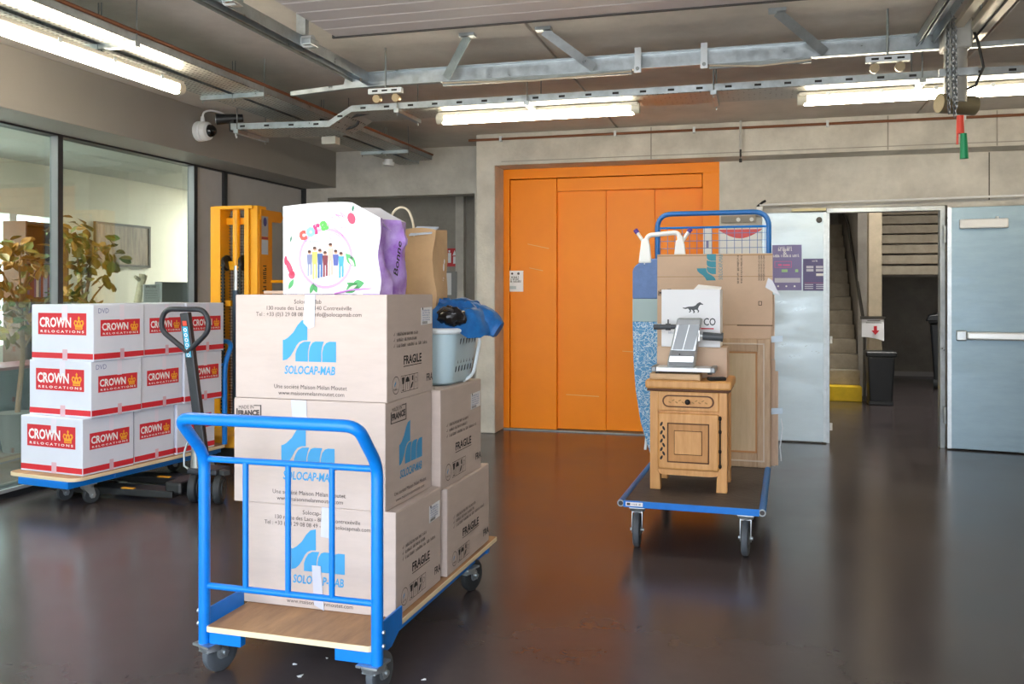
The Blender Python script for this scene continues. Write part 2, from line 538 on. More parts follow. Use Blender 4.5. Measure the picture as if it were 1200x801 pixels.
# ------------------------------------------------------------------ steel double door
df = struct(thing('trim_2', None, None), 'galvanised steel door frame')
MB().box(dL - .03, dL, YB - .03, YB + .08, 0, dTop).build('jamb', GALV, df, bevel=.003)
MB().box(dR, dR + .045, YB - .03, YB + .08, 0, dTop).build('jamb', GALV, df, bevel=.003)
MB().box(dL - .03, dR + .045, YB - .03, YB + .08, dTop, dTop + .045).build('head', GALV, df, bevel=.003)
lfL = PY(893, 260, YB - .04).x
d2 = struct(thing('door_2', None, None), 'narrow galvanised door leaf folded flat beside the doorway')
MB().box(lfL, dL - .035, YB - .05, YB - .005, .012, 2.27).build('leaf', STEEL_PALE, d2, bevel=.004)
MB().box(dL - .06, dL - .03, YB - .06, YB - .048, .012, 2.26).build('edge_strip', GALV, d2)
MB().cyl((dL - .1, YB - .05, 2.19), (dL - .1, YB - .075, 2.19), .028, n=16).build('magnet', M('magnet', '#4c4a46', .5), d2)
MB().box(lfL + .28, lfL + .6, YB - .12, YB - .05, 2.275, 2.3).build('closer_rail', M('brass_rail', '#c8bd93', .5, metal=.4), d2)
for z in (.98, .13):
    MB().cyl((dL + .012, YB - .035, z), (dL + .012, YB - .035, z + .07), .014, n=10).build('latch', WHITE, d2)
# right leaf, swung open past the frame
d3 = struct(thing('door_3', None, None, (dR + .06, YB - .04, 0), -R(8)), 'wide galvanised fire door leaf swung open with push bar')
MB().box(0, 1.05, -.05, 0, .012, 2.28).build('leaf', STEEL_DOOR, d3, bevel=.004)
MB().box(0, .035, -.056, -.05, .012, 2.28).build('edge_strip', GALV, d3)
for z in (.24, 1.95):
    MB().cyl((-.02, -.03, z), (-.02, -.03, z + .16), .014, n=10).build('hinge', GALV, d3)
cl = MB().box(.1, .5, -.13, -.05, 2.075, 2.16).build('closer', WHITE, d3, bevel=.01)
MB().cyl((.41, -.09, 2.16), (.41, -.09, 2.18), .015, n=10).build('spindle', ALU, cl)
bar = MB().box(.16, 1.02, -.135, -.085, 1.04, 1.115).build('push_bar', ALU, d3, bevel=.015)
MB().box(.07, .16, -.13, -.05, 1.03, 1.125).build('bar_bracket', GALV, d3, bevel=.01)
# door track rod above
rod = tag(MB().cyl((.0, YB - .12, 2.345), (2.42, YB - .12, 2.375), .011, n=10).build('guide_rod', WHITE), 'thin pale guide rod running above the steel doors', 'rod')
t = thing('rod_bracket', 'white and black bracket carrying the guide rod', 'bracket', (.0, YB, 2.3))
MB().box(-.03, .03, -.12, 0, -.06, .03).build('plate', WHITE, t, bevel=.006)
MB().tube([(-.02, -.1, .03), (.03, -.13, .07), (.06, -.13, .085)], .012).build('arm', BLACK, t)
# posters on the left leaf
def poster(name, label, u0, v0, u1, v1, col, rows):
    Yp = YB - .05
    a, b = PY(u0, v0, Yp), PY(u1, v1, Yp)
    wd, h = b.x - a.x, a.z - b.z
    t = thing(name, label, 'poster', (a.x, Yp, b.z))
    MB().box(0, wd, -.003, -.0005, 0, h).build('sheet', M('poster_' + col[1:], col, .5), t)
    rows(t, Face((0, -.003, 0), (1, 0, 0), (0, 0, 1), .0008), wd, h)
PALE = M('print_pale', '#cfd0e2', .6); PINK = M('print_pink', '#e86fa0', .6); GREEN = M('print_green', '#a7d19a', .6)
def rows1(t, f, wd, h):
    greek(t, f, wd * .22, h * .935, wd * .45, .014, PALE)
    greek(t, f, wd * .15, h * .865, wd * .56, .03, WHITE_P)
    text('&', .06, WHITE_P, t, f, wd * .36, h * .785)
    greek(t, f, wd * .03, h * .73, wd * .92, .024, WHITE_P)
    flat(frame2(wd * .08, h * .5, wd * .66, h * .64, .004), 'outline', PINK, t, f)
    flat([rect(wd * .2, h * .54, wd * .32, h * .58), rect(wd * .36, h * .54, wd * .6, h * .57)], 'block', PINK, t, f)
    flat([rect(wd * .32, h * .4, wd * .52, h * .46), rect(wd * .78, h * .4, wd * .88, h * .46)], 'block', GREEN, t, f)
    flat([rect(wd * .08, h * .17, wd * .95, h * .27)], 'band', PALE, t, f)
    flat([disc2(wd * (.2 + .28 * i), h * .09, .009) for i in range(3)], 'dot', WHITE_P, t, f)
def rows2(t, f, wd, h):
    greek(t, f, wd * .35, h * .9, wd * .3, .016, PALE)
    flat([rect(wd * a, h * b, wd * (a + .3), h * (b + .075)) for a in (.14, .54) for b in (.6, .7)], 'block', PALE, t, f)
    flat([rect(wd * .55, h * .46, wd * .92, h * .54)], 'block', WHITE_P, t, f)
    flat([rect(wd * a, h * b, wd * (a + .36), h * (b + .025)) for a in (.07, .55) for b in (.06, .12, .18)], 'line', PALE, t, f)
    flat([rect(wd * .07, h * .245, wd * .93, h * .252)], 'line', PINK, t, f)
poster('safety_poster', 'taller purple poster with white lettering on the steel door', 905, 287, 939.5, 340, '#8680b4', rows1)
poster('access_poster', 'shorter dark violet poster beside the taller one on the steel door', 941, 303, 969, 340.5, '#635e8e', rows2)
# white sign with a red arc and call plate behind the trolley's mesh
a, b = PY(842, 268, YB - .02), PY(893, 330, YB - .02)
t = thing('wall_sign', 'white wall sign with a red arc behind the blue trolley mesh', 'sign', (a.x, YB, b.z))
wd, h = b.x - a.x, a.z - b.z
MB().box(0, wd, -.02, 0, 0, h).build('board', WHITE, t, bevel=.003)
flat([[(wd * i / 12, h * .985) for i in range(13)] + [(wd * i / 12, h * (.985 - .16 * math.sin(PI * i / 12) - .01)) for i in range(12, -1, -1)]], 'red_arc', M('sign_red', '#d9585c', .5), t, Face((0, -.02, 0), (1, 0, 0), (0, 0, 1)))
a, b = PY(824, 266, YB - .02), PY(834, 330, YB - .02)
t = thing('call_plate', 'white upright call plate on the right lift surround', 'call plate', (a.x, YB, b.z))
MB().box(0, b.x - a.x, -.02, 0, 0, a.z - b.z).build('plate', WHITE, t, bevel=.004)
MB().box(.03, b.x - a.x - .03, -.026, -.02, .34, .42).build('button', M('button_violet', '#7f7fb0', .4), t)
t = thing('wall_switch_box', 'pale conduit box with two white knobs on the concrete', 'switch box', (PY(845, 258, YB).x, YB, 2.18))
MB().box(0, .34, -.03, 0, 0, .07).build('box', CONC_D, t, bevel=.004)
for x in (.17, .3):
    MB().cyl((x, -.03, .03), (x, -.055, .03), .02, n=14).build('knob', WHITE, t)

# ------------------------------------------------------------------ stairwell beyond the door
struct(MB().box(.2, .58, YB + .25, 17, 0, 4.2).build('wall_stair_left', CONC_D), 'concrete wall left of the stair')
struct(MB().box(.2, 5, 17, 17.2, 0, 4.6).build('wall_stair_back', CONC_D), 'grey wall at the back of the stairwell')
struct(MB().box(4.2, 4.4, YB + .25, 17, 0, 4.6).build('wall_stair_right', CONC_D), 'concrete wall at the right of the stairwell')
struct(MB().box(.2, 4.4, YB + .25, 17.2, 4.5, 4.7).build('ceiling_stair', CONC_D), 'concrete ceiling of the stairwell')
struct(MB().box(2.0, 4.2, 16.97, 17, 0, .08).build('baseboard_back', PANEL_G), 'pale skirting of the stairwell')
st = thing('concrete_stair', 'straight concrete stair with a yellow painted first riser', 'stair', (0, 0, 0))
STEP = M('step_concrete', '#9b9180', .8, var=.2, vscale=6)
for i in range(13):
    y = 12.86 + .25 * i
    MB().box(.6, 1.33, y, 16.4, .2 * i, .2 * (i + 1)).build('step', M('step_yellow', '#e7c01c', .6, var=.1) if i == 0 else STEP, st, bevel=.008)
colm = tag(MB().box(1.42, 1.59, 12.95, 13.12, 0, 4.5).build('concrete_column', M('column_concrete', '#b9ab93', .8, var=.12), bevel=.01), 'square pale concrete column rising behind the black bin', 'column')
struct(MB().box(1.35, 1.5, 13.6, 16.9, 0, 4.5).build('wall_stair_spine', CONC_D), 'concrete wall between the two stair flights')
up = thing('upper_flight', 'upper concrete stair flight seen from below through the doorway', 'stair', (0, 0, 0))
for i in range(8):
    y, z = 14.5 + .25 * i, 1.70 + .17 * i
    MB().box(1.6, 4.19, y, y + .3, z + .03, z + .165).build('step', STEP, up, bevel=.012)
MB().prism([(1.6, 14.72, 1.73), (1.6, 16.6, 3.05), (1.6, 16.6, 2.95), (1.6, 14.78, 1.70)], (2.59, 0, 0)).build('soffit', CONC_D, up)
hr = thing('handrail', 'dark steel handrail descending beside the concrete stair', 'handrail', (0, 0, 0))
MB().tube(fillet([(1.05, 16.2, 3.5), (1.3, 14.6, 2.55), (1.37, 12.95, 1.0)], .1), .022).build('rail', M('rail_steel', '#4a463f', .45, metal=.5), hr)
MB().cyl((1.37, 12.96, 0), (1.37, 12.96, 1.0), .018).build('post', M('rail_steel', '#4a463f', .45, metal=.5), hr)
# paper notice with red arrow
t = thing('arrow_notice', 'curled white notice with a red downward arrow on the column', 'notice', (1.5, 12.94, 0))
p0, p1 = PY(1010, 373, 12.9), PY(1036, 395, 12.9)
vs, fs = [], []
for i in range(9):
    for j in range(5):
        x = (p0.x - 1.5) + (p1.x - p0.x) * i / 8
        z = p1.z + (p0.z - p1.z) * j / 4 - (.05 * (i / 8) ** 2 if j == 0 else 0)
        vs.append((x, -.02 - .03 * (i / 8) ** 2 * (1 - j / 4), z))
for i in range(8):
    for j in range(4):
        fs.append((i * 5 + j, (i + 1) * 5 + j, (i + 1) * 5 + j + 1, i * 5 + j + 1))
MB().add(vs, fs).build('sheet', WHITE_P, t)
MB().box(p0.x - 1.52, p1.x - 1.48, -.035, 0, p0.z - .01, p0.z + .03).build('clip_rail', M('rail_steel', '#4a463f', .45, metal=.5), t)
af = Face((0, -.045, 0), (1, 0, 0), (0, 0, 1))
ax, az = (p0.x + p1.x) / 2 - 1.5 + .03, p1.z + .03
flat([[(ax - .02, az + .12), (ax - .02, az + .06), (ax - .05, az + .06), (ax, az), (ax + .05, az + .06), (ax + .02, az + .06), (ax + .02, az + .12)]], 'red_arrow', RED, t, af)
flat([rect(ax - .12, az + .16, ax + .08, az + .167), rect(ax - .1, az + .19, ax + .06, az + .197)], 'line', INK, t, af)
# black bin
BLK = M('bin_black', '#1a1d20', .4)
b0 = G(1024, 471)
t = thing('waste_bin', 'black square waste bin at the foot of the column', 'bin', (b0.x + .05, b0.y - .2, 0))
MB().add([(-.14, -.14, .03), (.14, -.14, .03), (.14, .14, .03), (-.14, .14, .03), (-.17, -.17, .64), (.17, -.17, .64), (.17, .17, .64), (-.17, .17, .64)],
         [(3, 2, 1, 0), (4, 5, 6, 7), (0, 1, 5, 4), (1, 2, 6, 5), (2, 3, 7, 6), (3, 0, 4, 7)]).build('body', BLK, t, bevel=.025, seg=3)
MB().box(-.19, .19, -.19, .19, .63, .7).build('lid', BLK, t, bevel=.02, seg=3)
MB().box(-.15, .15, -.155, .155, 0, .05).build('base', BLK, t, bevel=.01)
# wheeled bin
b0 = G(1094, 455)
t = thing('wheeled_bin', 'black wheeled bin with blue bag under its lid behind the door frame', 'bin', (b0.x + .25, b0.y + .1, 0), R(-10))
MB().add([(-.22, -.24, .1), (.22, -.24, .1), (.22, .2, .1), (-.22, .2, .1), (-.28, -.3, 1.0), (.28, -.3, 1.0), (.28, .3, 1.0), (-.28, .3, 1.0)],
         [(3, 2, 1, 0), (4, 5, 6, 7), (0, 1, 5, 4), (1, 2, 6, 5), (2, 3, 7, 6), (3, 0, 4, 7)]).build('body', BLK, t, bevel=.03, seg=3)
MB().box(-.3, .3, -.32, .32, 1.0, 1.05).build('rim', BLK, t, bevel=.015)
MB().prism([(-.34, -.36, 1.03), (-.3, -.36, 1.12), (.1, -.36, 1.2), (.3, -.36, 1.1), (.3, -.36, 1.03)], (0, .7, 0)).build('lid', BLK, t, bevel=.02)
MB().prism([(-.15, -.3, 1.1), (-.05, -.3, 1.26), (.25, -.3, 1.24), (.3, -.3, 1.1)], (0, .5, 0)).build('blue_bag', M('bag_blue', '#1f56a8', .5), t, bevel=.04, seg=3)
for x in (-.2, .2):
    MB().cyl((x - .03, -.2, .08), (x + .03, -.2, .08), .08, n=16).build('wheel', RUBBER_D, t, smooth=True)
    MB().cyl((x - .03, .2, .08), (x + .03, .2, .08), .08, n=16).build('wheel', RUBBER_D, t, smooth=True)

# fire sign and hose box in the recess
a, b = PY(523, 291, 10.89), PY(536.5, 312, 10.89)
t = thing('fire_sign', 'small red fire equipment sign in the dim recess', 'sign', (a.x, 10.9, b.z))
sw, sh = b.x - a.x, a.z - b.z
MB().box(0, sw, -.012, 0, 0, sh).build('plate', M('sign_red_deep', '#c4202a', .45), t)
ff = Face((0, -.012, 0), (1, 0, 0), (0, 0, 1))
flat([rect(sw * .15, sh * .2, sw * .42, sh * .75), rect(sw * .2, sh * .78, sw * .34, sh * .9), rect(sw * .6, sh * .15, sw * .8, sh * .55)], 'symbol', WHITE_P, t, ff)
flat([[(sw * .55, sh * .6), (sw * .9, sh * .6), (sw * .72, sh * .9)]], 'flame', WHITE_P, t, ff)
a, b = PY(525, 318, 10.85), PY(537, 350, 10.85)
t = thing('wall_box', 'pale grey box with a white flap mounted below the fire sign', 'box', (a.x, 10.9, b.z))
MB().box(0, b.x - a.x, -.12, 0, 0, a.z - b.z).build('body', M('box_grey', '#8e8f8d', .5), t, bevel=.008)
MB().box(.01, .07, -.13, -.12, .05, a.z - b.z - .02).build('flap', WHITE, t)
MB().cyl((.08, -.06, -.1), (.08, -.06, 0), .02).build('stub_pipe', M('box_grey', '#8e8f8d', .5), t)
MB().box(.03, .1, -.1, -.04, -.32, -.1).build('hanging_tag', M('tag_pale', '#c6cbe0', .5), t)

# ================================================================== CEILING EQUIPMENT
def lamp(label, p0, p1, hang):
    p0, p1 = Vector(p0), Vector(p1)
    d = p1 - p0; L = d.length
    t = thing('strip_light', label, 'strip light', p0, math.atan2(d.y, d.x))
    MB().box(-.02, L + .02, -.036, .036, .026, .056).build('housing', LAMPB, t, bevel=.008)
    MB().tube([(0, 0, 0), (.02, 0, 0), (L - .02, 0, 0), (L, 0, 0)], [.024, .034, .034, .024], n=16).build('diffuser', LAMP, t, smooth=True)
    for x in (.0, L):
        MB().cyl((x - .03, 0, .01), (x + .03, 0, .01), .04, n=14).build('end_cap', M('cap_clear', '#d9d2bd', .3), t, smooth=True)
    n = 5
    for i in range(n):
        x = L * (i + .5) / n
        MB().box(x - .012, x + .012, -.041, .041, .018, .046).build('clip', ALU, t)
    for x in (.2 * L, .8 * L):
        MB().cyl((x, 0, .05), (x, 0, hang - p0.z), .006, n=6).build('hanger', GALV_D, t)
    return t
lamp('lit strip light hanging beside the grey fascia', (-3.63, 2.9, 2.8), (-3.63, 5.02, 2.8), 2.868)
lamp('lit strip light below the cross tray above the lift', (-2.33, 6.42, 2.79), (-.855, 6.42, 2.79), 2.849)
lamp('lit strip light below the cross tray above the steel doors', (.28, 6.42, 2.79), (1.95, 6.42, 2.79), 2.849)
lamp('lit strip light hung near the right side wall', (2.5, 6.42, 2.79), (4.0, 6.42, 2.79), 2.849)

def fill_panel(label, x, y, z, lx_, ly_, e):  # added lamps that brighten the office and the stairwell
    t = thing('fill_panel_light', label, 'fill light', (x, y, z))
    MB().box(-lx_ / 2 - .02, lx_ / 2 + .02, -ly_ / 2 - .02, ly_ / 2 + .02, -.035, 0).build('tray', WHITE, t, bevel=.004)
    MB().box(-lx_ / 2, lx_ / 2, -ly_ / 2, ly_ / 2, -.04, -.034).build('diffuser', M('fill_glow', (1, .97, .92, 1), .4, emit=e), t)
fill_panel('added fill light panel out of view in the office over the plants', -6.9, 5.3, 2.95, .6, 1.2, 20)
fill_panel('added fill light panel out of view at the far end of the office', -6.9, 12.2, 2.95, .6, 1.2, 20)
fill_panel('added fill light panel above the stair landing', 2.0, 12.0, 4.5, 1.2, .6, 20)

def tray_mat():
    m = bpy.data.materials.new('perforated_tray'); m.use_nodes = True
    n, l = m.node_tree.nodes, m.node_tree.links
    p = n['Principled BSDF']; p.inputs['Metallic'].default_value = .6; p.inputs['Roughness'].default_value = .45
    t = n.new('ShaderNodeTexCoord'); mp = n.new('ShaderNodeMapping'); mp.inputs['Scale'].default_value = (28, 28, 28)
    vo = n.new('ShaderNodeTexVoronoi'); vo.inputs['Randomness'].default_value = .15; vo.inputs['Scale'].default_value = 1.0
    rp = n.new('ShaderNodeValToRGB'); rp.color_ramp.elements[0].position = .22; rp.color_ramp.elements[1].position = .3
    rp.color_ramp.elements[0].color = S('#3a3833'); rp.color_ramp.elements[1].color = S('#b9bab4')
    l.new(t.outputs['Object'], mp.inputs[0]); l.new(mp.outputs[0], vo.inputs['Vector']); l.new(vo.outputs['Distance'], rp.inputs[0]); l.new(rp.outputs[0], p.inputs['Base Color'])
    return m
TRAY = tray_mat()
SLOT = M('slot_dark', '#2b2a28', .8)
def tray_y(label, x0, x1, y0, y1, z, cables):
    t = thing('cable_tray', label, 'cable tray', (0, 0, 0))
    MB().box(x0, x1, y0, y1, z, z + .003).build('perforated_base', TRAY, t)
    MB().box(x0, x0 + .003, y0, y1, z, z + .05).build('side_rail', GALV, t)
    MB().box(x1 - .003, x1, y0, y1, z, z + .05).build('side_rail', GALV, t)
    for (xx, zz, r, m) in cables:
        MB().cyl((xx, y0, zz), (xx, y1, zz), r, n=8).build('cable', m, t, smooth=True)
    y = y0 + .6
    while y < y1:
        MB().box(x0 - .018, x1 + .018, y - .02, y + .02, z - .03, z).build('strut', GALV, t)
        for xx in (x0 - .01, x1 + .01):
            MB().cyl((xx, y, z - .05), (xx, y, ZC), .004, n=6).build('hanger_rod', GALV_D, t)
        y += 1.35
    return t
CAB = M('cable_black', '#242321', .5)
tray_y('perforated steel cable tray running to the back wall with copper pipe on its rail', -3.605, -3.39, 1.0, 9.05, 2.9, [(-3.385, 2.955, .012, COPPER), (-3.42, 2.93, .01, CAB)])
tray_y('perforated steel cable tray nearest the grey fascia', -3.87, -3.645, 1.0, 9.32, 2.9, [(-3.64, 2.955, .012, COPPER), (-3.70, 2.92, .012, CAB), (-3.78, 2.92, .011, CAB)])
# cross tray with a kink
t = thing('cable_tray', 'long perforated cable tray crossing the bay with a cranked end', 'cable tray', (0, 0, 0))
prof = [(-4.02, 2.765), (-3.17, 2.745), (-2.98, 2.85), (4.3, 2.85)]
for y in (6.22, 6.60):
    m = MB()
    for (xa, za), (xb, zb) in zip(prof, prof[1:]):
        m.prism([(xa, y, za), (xb, y, zb), (xb, y, zb + .05), (xa, y, za + .05)], (0, .004, 0))
    sr = m.build('side_rail', GALV, t)
    sl = []
    for (xa, za), (xb, zb) in zip(prof, prof[1:]):
        L = xb - xa; k = max(1, int(L / .19))
        for i in range(k):
            q = (i + .5) / k
            sl.append(rect(xa + L * q - .022, za + (zb - za) * q + .018, xa + L * q + .022, za + (zb - za) * q + .034))
    flat(sl, 'slot', SLOT, sr, Face((0, y, 0), (1, 0, 0), (0, 0, 1)))['kind'] = 'stuff'
m = MB()
for (xa, za), (xb, zb) in zip(prof, prof[1:]):
    m.prism([(xa, 6.22, za), (xb, 6.22, zb), (xb, 6.22, zb + .003), (xa, 6.22, za + .003)], (0, .38, 0))
m.build('perforated_base', TRAY, t)
for x in (-3.95, -2.6, -1.6, -.3, 1.0, 2.3, 3.6):
    z = 2.85 if x > -3 else 2.76
    MB().box(x - .02, x + .02, 6.18, 6.64, z - .03, z).build('strut', GALV, t)
    for y in (6.2, 6.62):
        MB().cyl((x, y, z - .05), (x, y, ZC), .005, n=6).build('hanger_rod', GALV_D, t)
MB().tube(fillet([(-3.33, 6.4, 2.84), (-3.2, 6.35, 2.80), (-2.9, 6.4, 2.9), (-1, 6.38, 2.88), (4.2, 6.4, 2.88)], .15), .013).build('cable', CAB, t, smooth=True)
MB().tube(fillet([(-3.34, 6.75, 2.86), (-3.33, 6.65, 2.83), (-3.25, 6.5, 2.79), (-3.05, 6.3, 2.83), (-2.8, 6.35, 2.875)], .1, 5), .011).build('cable', CAB, t, smooth=True)
MB().tube([(-3.15 + .12 * math.cos(a * .5), 6.45, 2.82 + .05 * math.sin(a * .5)) for a in range(26)], .01).build('cable_coil', CAB, t, smooth=True)

# small fixtures among the trays
t = thing('dome_camera', 'white dome security camera with looped cable on the fascia', 'camera', (-4.845, 6.98, 2.92))
cm = Matrix.Rotation(PI / 2, 4, 'Y') @ Matrix.Rotation(0, 4, 'Z')
MB().lathe([(.0, 0), (.085, 0), (.09, .01), (.09, .05), (.082, .055), (.082, .065), (.086, .07), (.08, .11), (.06, .125), (0, .125)], 24, cm).build('body', WHITE, t, smooth=True)
MB().lathe([(.058, .12), (.052, .15), (.035, .172), (.012, .182), (.0, .183)], 20, cm).build('dome', M('dome_black', '#0c0c0e', .08), t, smooth=True)
MB().cyl((.05, 0, .085), (.05, 0, .13), .022, .016, n=12).build('gland', WHITE, t, smooth=True)
MB().tube(fillet([(.05, 0, .12), (.05, .01, .17), (.07, .07, .2), (.12, .15, .2), (.17, .22, .16), (.2, .27, .07), (.21, .29, -.02)], .05, 4), .009).build('cable', WHITE, t, smooth=True)
t = thing('spot_projector', 'small black spotlight clamped to the end of the cross tray', 'spotlight', (-4.05, 6.3, 2.86))
MB().cyl((-.12, -.05, .0), (.06, .05, .02), .045, .03, n=14).build('barrel', BLACK, t, smooth=True)
MB().box(-.02, .02, -.02, .02, -.095, .0).build('clamp', BLACK, t)
MB().cyl((-.122, -.051, .0), (-.125, -.053, .0), .03, n=14).build('lens', ALU, t)
t = thing('smoke_detector', 'small white round detector under the end of the tray', 'detector', (-3.83, 8.9, 2.835))
MB().cyl((0, 0, .0), (0, 0, .035), .06, .065, n=20).build('head', WHITE, t, smooth=True)
MB().cyl((0, 0, .035), (0, 0, .065), .045, n=16).build('base', WHITE, t)
t = thing('junction_box', 'small pale junction box below the crossing trays', 'box', (-3.75, 7.4, 2.82))
MB().box(-.07, .07, -.05, .05, 0, .07).build('body', M('box_cream', '#cfccc2', .5), t, bevel=.006)
MB().cyl((-.03, 0, .07), (-.03, 0, .09), .015).build('gland', ALU, t)

# overhead sectional door parked below the ceiling: each rib its own slat
t = thing('overhead_door', 'pale ribbed sectional loading door parked under the ceiling', 'garage door', (0, 0, 0))
SLAT = M('door_slat', '#b9b2b2', .55, var=.03)
y, k = 4.79, 0
smesh = None
while y > .6:
    if smesh is None:
        o = MB().box(-2.40, .74, -.15, 0, 0, .04).build('slat', SLAT, t, bevel=.006)
        smesh = o
    else:
        o = smesh.copy(); COL.objects.link(o); o.parent = t
    o.location = (0, y, 2.985)
    y -= .157
MB().box(-2.42, .76, 4.792, 4.81, 2.98, 3.03).build('bottom_seal', M('seal_dark', '#3c3a38', .7), t)
MB().box(-2.39, .73, .5, 4.78, 3.03, 3.035).build('backing', SLAT, t)

def track(label, x):
    t = thing('door_track', label, 'door track', (x, 0, 2.95))
    MB().box(-.035, .035, .5, 5.665, .04, .045).build('web', GALV, t)
    MB().box(-.035, -.031, .5, 5.665, -.02, .04).build('flange', GALV, t)
    MB().box(.031, .035, .5, 5.665, -.02, .04).build('flange', GALV, t)
    MB().box(-.06, -.054, .5, 5.665, -.03, .03).build('angle', GALV_D, t)
    MB().box(-.06, -.035, .5, 5.665, .025, .03).build('angle', GALV_D, t)
    s = 1 if x < 0 else -1
    for y in (2.4, 3.95, 4.75):
        MB().box(.03 * s - .03, .03 * s + .03, y - .02, y + .02, .045, ZC - 2.95).build('hanger', GALV, t)
        MB().cyl((s * .1, y, .01), (s * .035, y, .01), .035, n=14).build('roller', M('roller_pale', '#c8cdd0', .4), t, smooth=True)
        MB().box(s * .08 - .03, s * .08 + .03, y - .05, y + .05, -.02, .02).build('bracket', GALV, t, bevel=.004)
    return t
track('galvanised door track on the side of the glazed office', -2.62)
track('galvanised door track beside the hanging chain', .94)
# end crossbar
t = thing('crossbar', 'galvanised channel crossbar tying the two door tracks together', 'crossbar', (0, 0, 0))
MB().box(-2.66, 1.05, 5.71, 5.715, 2.90, 3.0).build('web', GALV, t)
MB().box(-2.66, 1.05, 5.67, 5.715, 2.995, 3.0).build('flange', GALV, t)
MB().box(-2.66, 1.05, 5.67, 5.715, 2.90, 2.905).build('flange', GALV, t)
for x, s in ((-2.02, -1), (-1.02, 1), (.38, 1)):
    pa, pb = Vector((x + (.0 if s < 0 else 0), 5.66, 2.92)), Vector((x - .28 * s * (1 if s > 0 else -1) * (1 if s > 0 else -1), 5.45, 3.12))
    if s < 0: pb = Vector((x + .22, 5.45, 3.12))
    MB().beam(pa, pb, .055, .006, up=(0, 1, .2)).build('strap', GALV, t)
    MB().box(pb.x - .05, pb.x + .05, pb.y - .03, pb.y + .03, 3.12, ZC).build('strap_foot', GALV, t)
for x in (-.74, -.33):
    MB().box(x - .02, x + .02, 5.655, 5.67, 2.88, 3.03).build('clamp', ALU, t)
    MB().cyl((x, 5.64, 2.895), (x, 5.656, 2.895), .012, n=8).build('bolt', GALV_D, t)
    MB().box(x - .022, x + .022, 5.645, 5.66, 2.87, 2.915).build('clamp_block', ALU, t)
for x0, x1 in ((-2.05, -.78), (-.3, .3)):
    MB().tube([(x0, 5.67, 2.89), ((x0 + x1) / 2, 5.66, 2.865), (x1, 5.67, 2.885)], .006).build('cord', M('cord_pale', '#b3a48e', .6), t)
    MB().box(x0, x1, 5.68, 5.70, 2.872, 2.9).build('spring_bar', GALV_D, t)
for x in (-2.44, .72):
    MB().box(x - .12, x + .12, 5.6, 5.64, 2.83, 2.865).build('slotted_angle', ALU, t)
    for q in (-.07, 0, .07):
        MB().box(x + q - .02, x + q + .02, 5.598, 5.6, 2.842, 2.854).build('slot', SLOT, t)
    MB().cyl((x, 5.62, 2.865), (x, 5.62, ZC), .007, n=8).build('rod', GALV_D, t)
    for q in (-.07, .07):
        MB().cyl((x + q, 5.62, 2.8), (x + q, 5.66, 2.805), .028, n=14).build('pulley', M('pulley_brass', '#86765a', .4, metal=.5), t, smooth=True)
MB().beam((-3.15, 5.62, 2.87), (-2.62, 5.62, 2.90), .03, .03).build('end_arm', GALV, t)
MB().prism([(-2.75, 5.6, 2.88), (-2.55, 5.6, 2.88), (-2.72, 5.6, 2.98)], (0, .006, 0)).build('gusset', GALV, t)
MB().box(1.05, 1.07, 5.675, 5.71, 2.90, 2.925).build('lug', GALV, t)
MB().beam((1.05, 5.69, 2.91), (1.5, 5.69, 2.915), .03, .03).build('end_arm', GALV, t)
# second pale channel on the right
t = thing('light_channel', 'pale twin cable channel running along the ceiling past the chain', 'cable channel', (1.19, 0, 2.95))
MB().box(-.05, .05, .5, 5.9, 0, .05).build('channel', M('channel_pale', '#cfc6b2', .45, metal=.3), t, bevel=.006)
MB().box(-.005, .005, .5, 5.9, -.006, 0).build('groove', SLOT, t)
MB().box(-.14, -.09, .5, 5.9, .02, .05).build('rail', M('channel_pale', '#cfc6b2', .45, metal=.3), t)
for y in (1.5, 3.5, 5.5):
    MB().cyl((0, y, .05), (0, y, ZC - 2.95), .008, n=6).build('hanger', GALV_D, t)

# chain hoist operator
t = thing('chain_operator', 'grey door operator with hanging chains and red and green pulls', 'door operator', (1.02, 5.56, 0))
GREYM = M('motor_grey', '#a5a49e', .5, metal=.3, var=.1)
MB().box(-.02, .13, -.06, .1, 2.86, 3.03).build('gearbox', GREYM, t, bevel=.015)
MB().cyl((.05, .0, 2.86), (.05, .0, 2.56), .06, n=20).build('motor', GREYM, t, smooth=True)
MB().cyl((-.04, -.02, 2.56), (.16, .06, 2.55), .055, n=18).build('drum', M('drum_brass', '#8f8468', .4, metal=.6), t, smooth=True)
MB().box(-.05, .15, -.08, -.06, 2.7, 2.74).build('strap', GALV, t)
link = MB().tube([(.009 * math.cos(a), 0, .016 * math.sin(a)) for a in [2 * PI * i / 10 for i in range(10)]], .0032, n=5, closed=True)
lm = None
def chain(pts, parent):
    global lm
    i = 0
    for (pa, pb) in zip(pts, pts[1:]):
        pa, pb = Vector(pa), Vector(pb)
        n = max(1, int((pb - pa).length / .024))
        for k in range(n):
            p = pa.lerp(pb, k / n)
            if lm is None:
                o = link.build('chain_link', CHAIN, parent, smooth=True); lm = o.data
            else:
                o = obj('chain_link', lm, None, parent)
            o.location = p; o.rotation_euler = (0, 0, PI / 2 * (i % 2) + .4)
            i += 1
chain([(.0, -.07, 3.02), (-.01, -.09, 2.75), (.0, -.1, 2.47)], t)
chain([(.02, -.08, 3.02), (.015, -.1, 2.7), (.03, -.1, 2.45)], t)
chain([(.03, -.09, 3.0), (.03, -.11, 2.72), (.035, -.1, 2.5)], t)
MB().tube([(.13, 0, 3.0), (.16, -.02, 2.9), (.19, -.02, 2.75), (.15, -.02, 2.65), (.08, -.02, 2.62)], .008).build('power_cable', CAB, t, smooth=True)
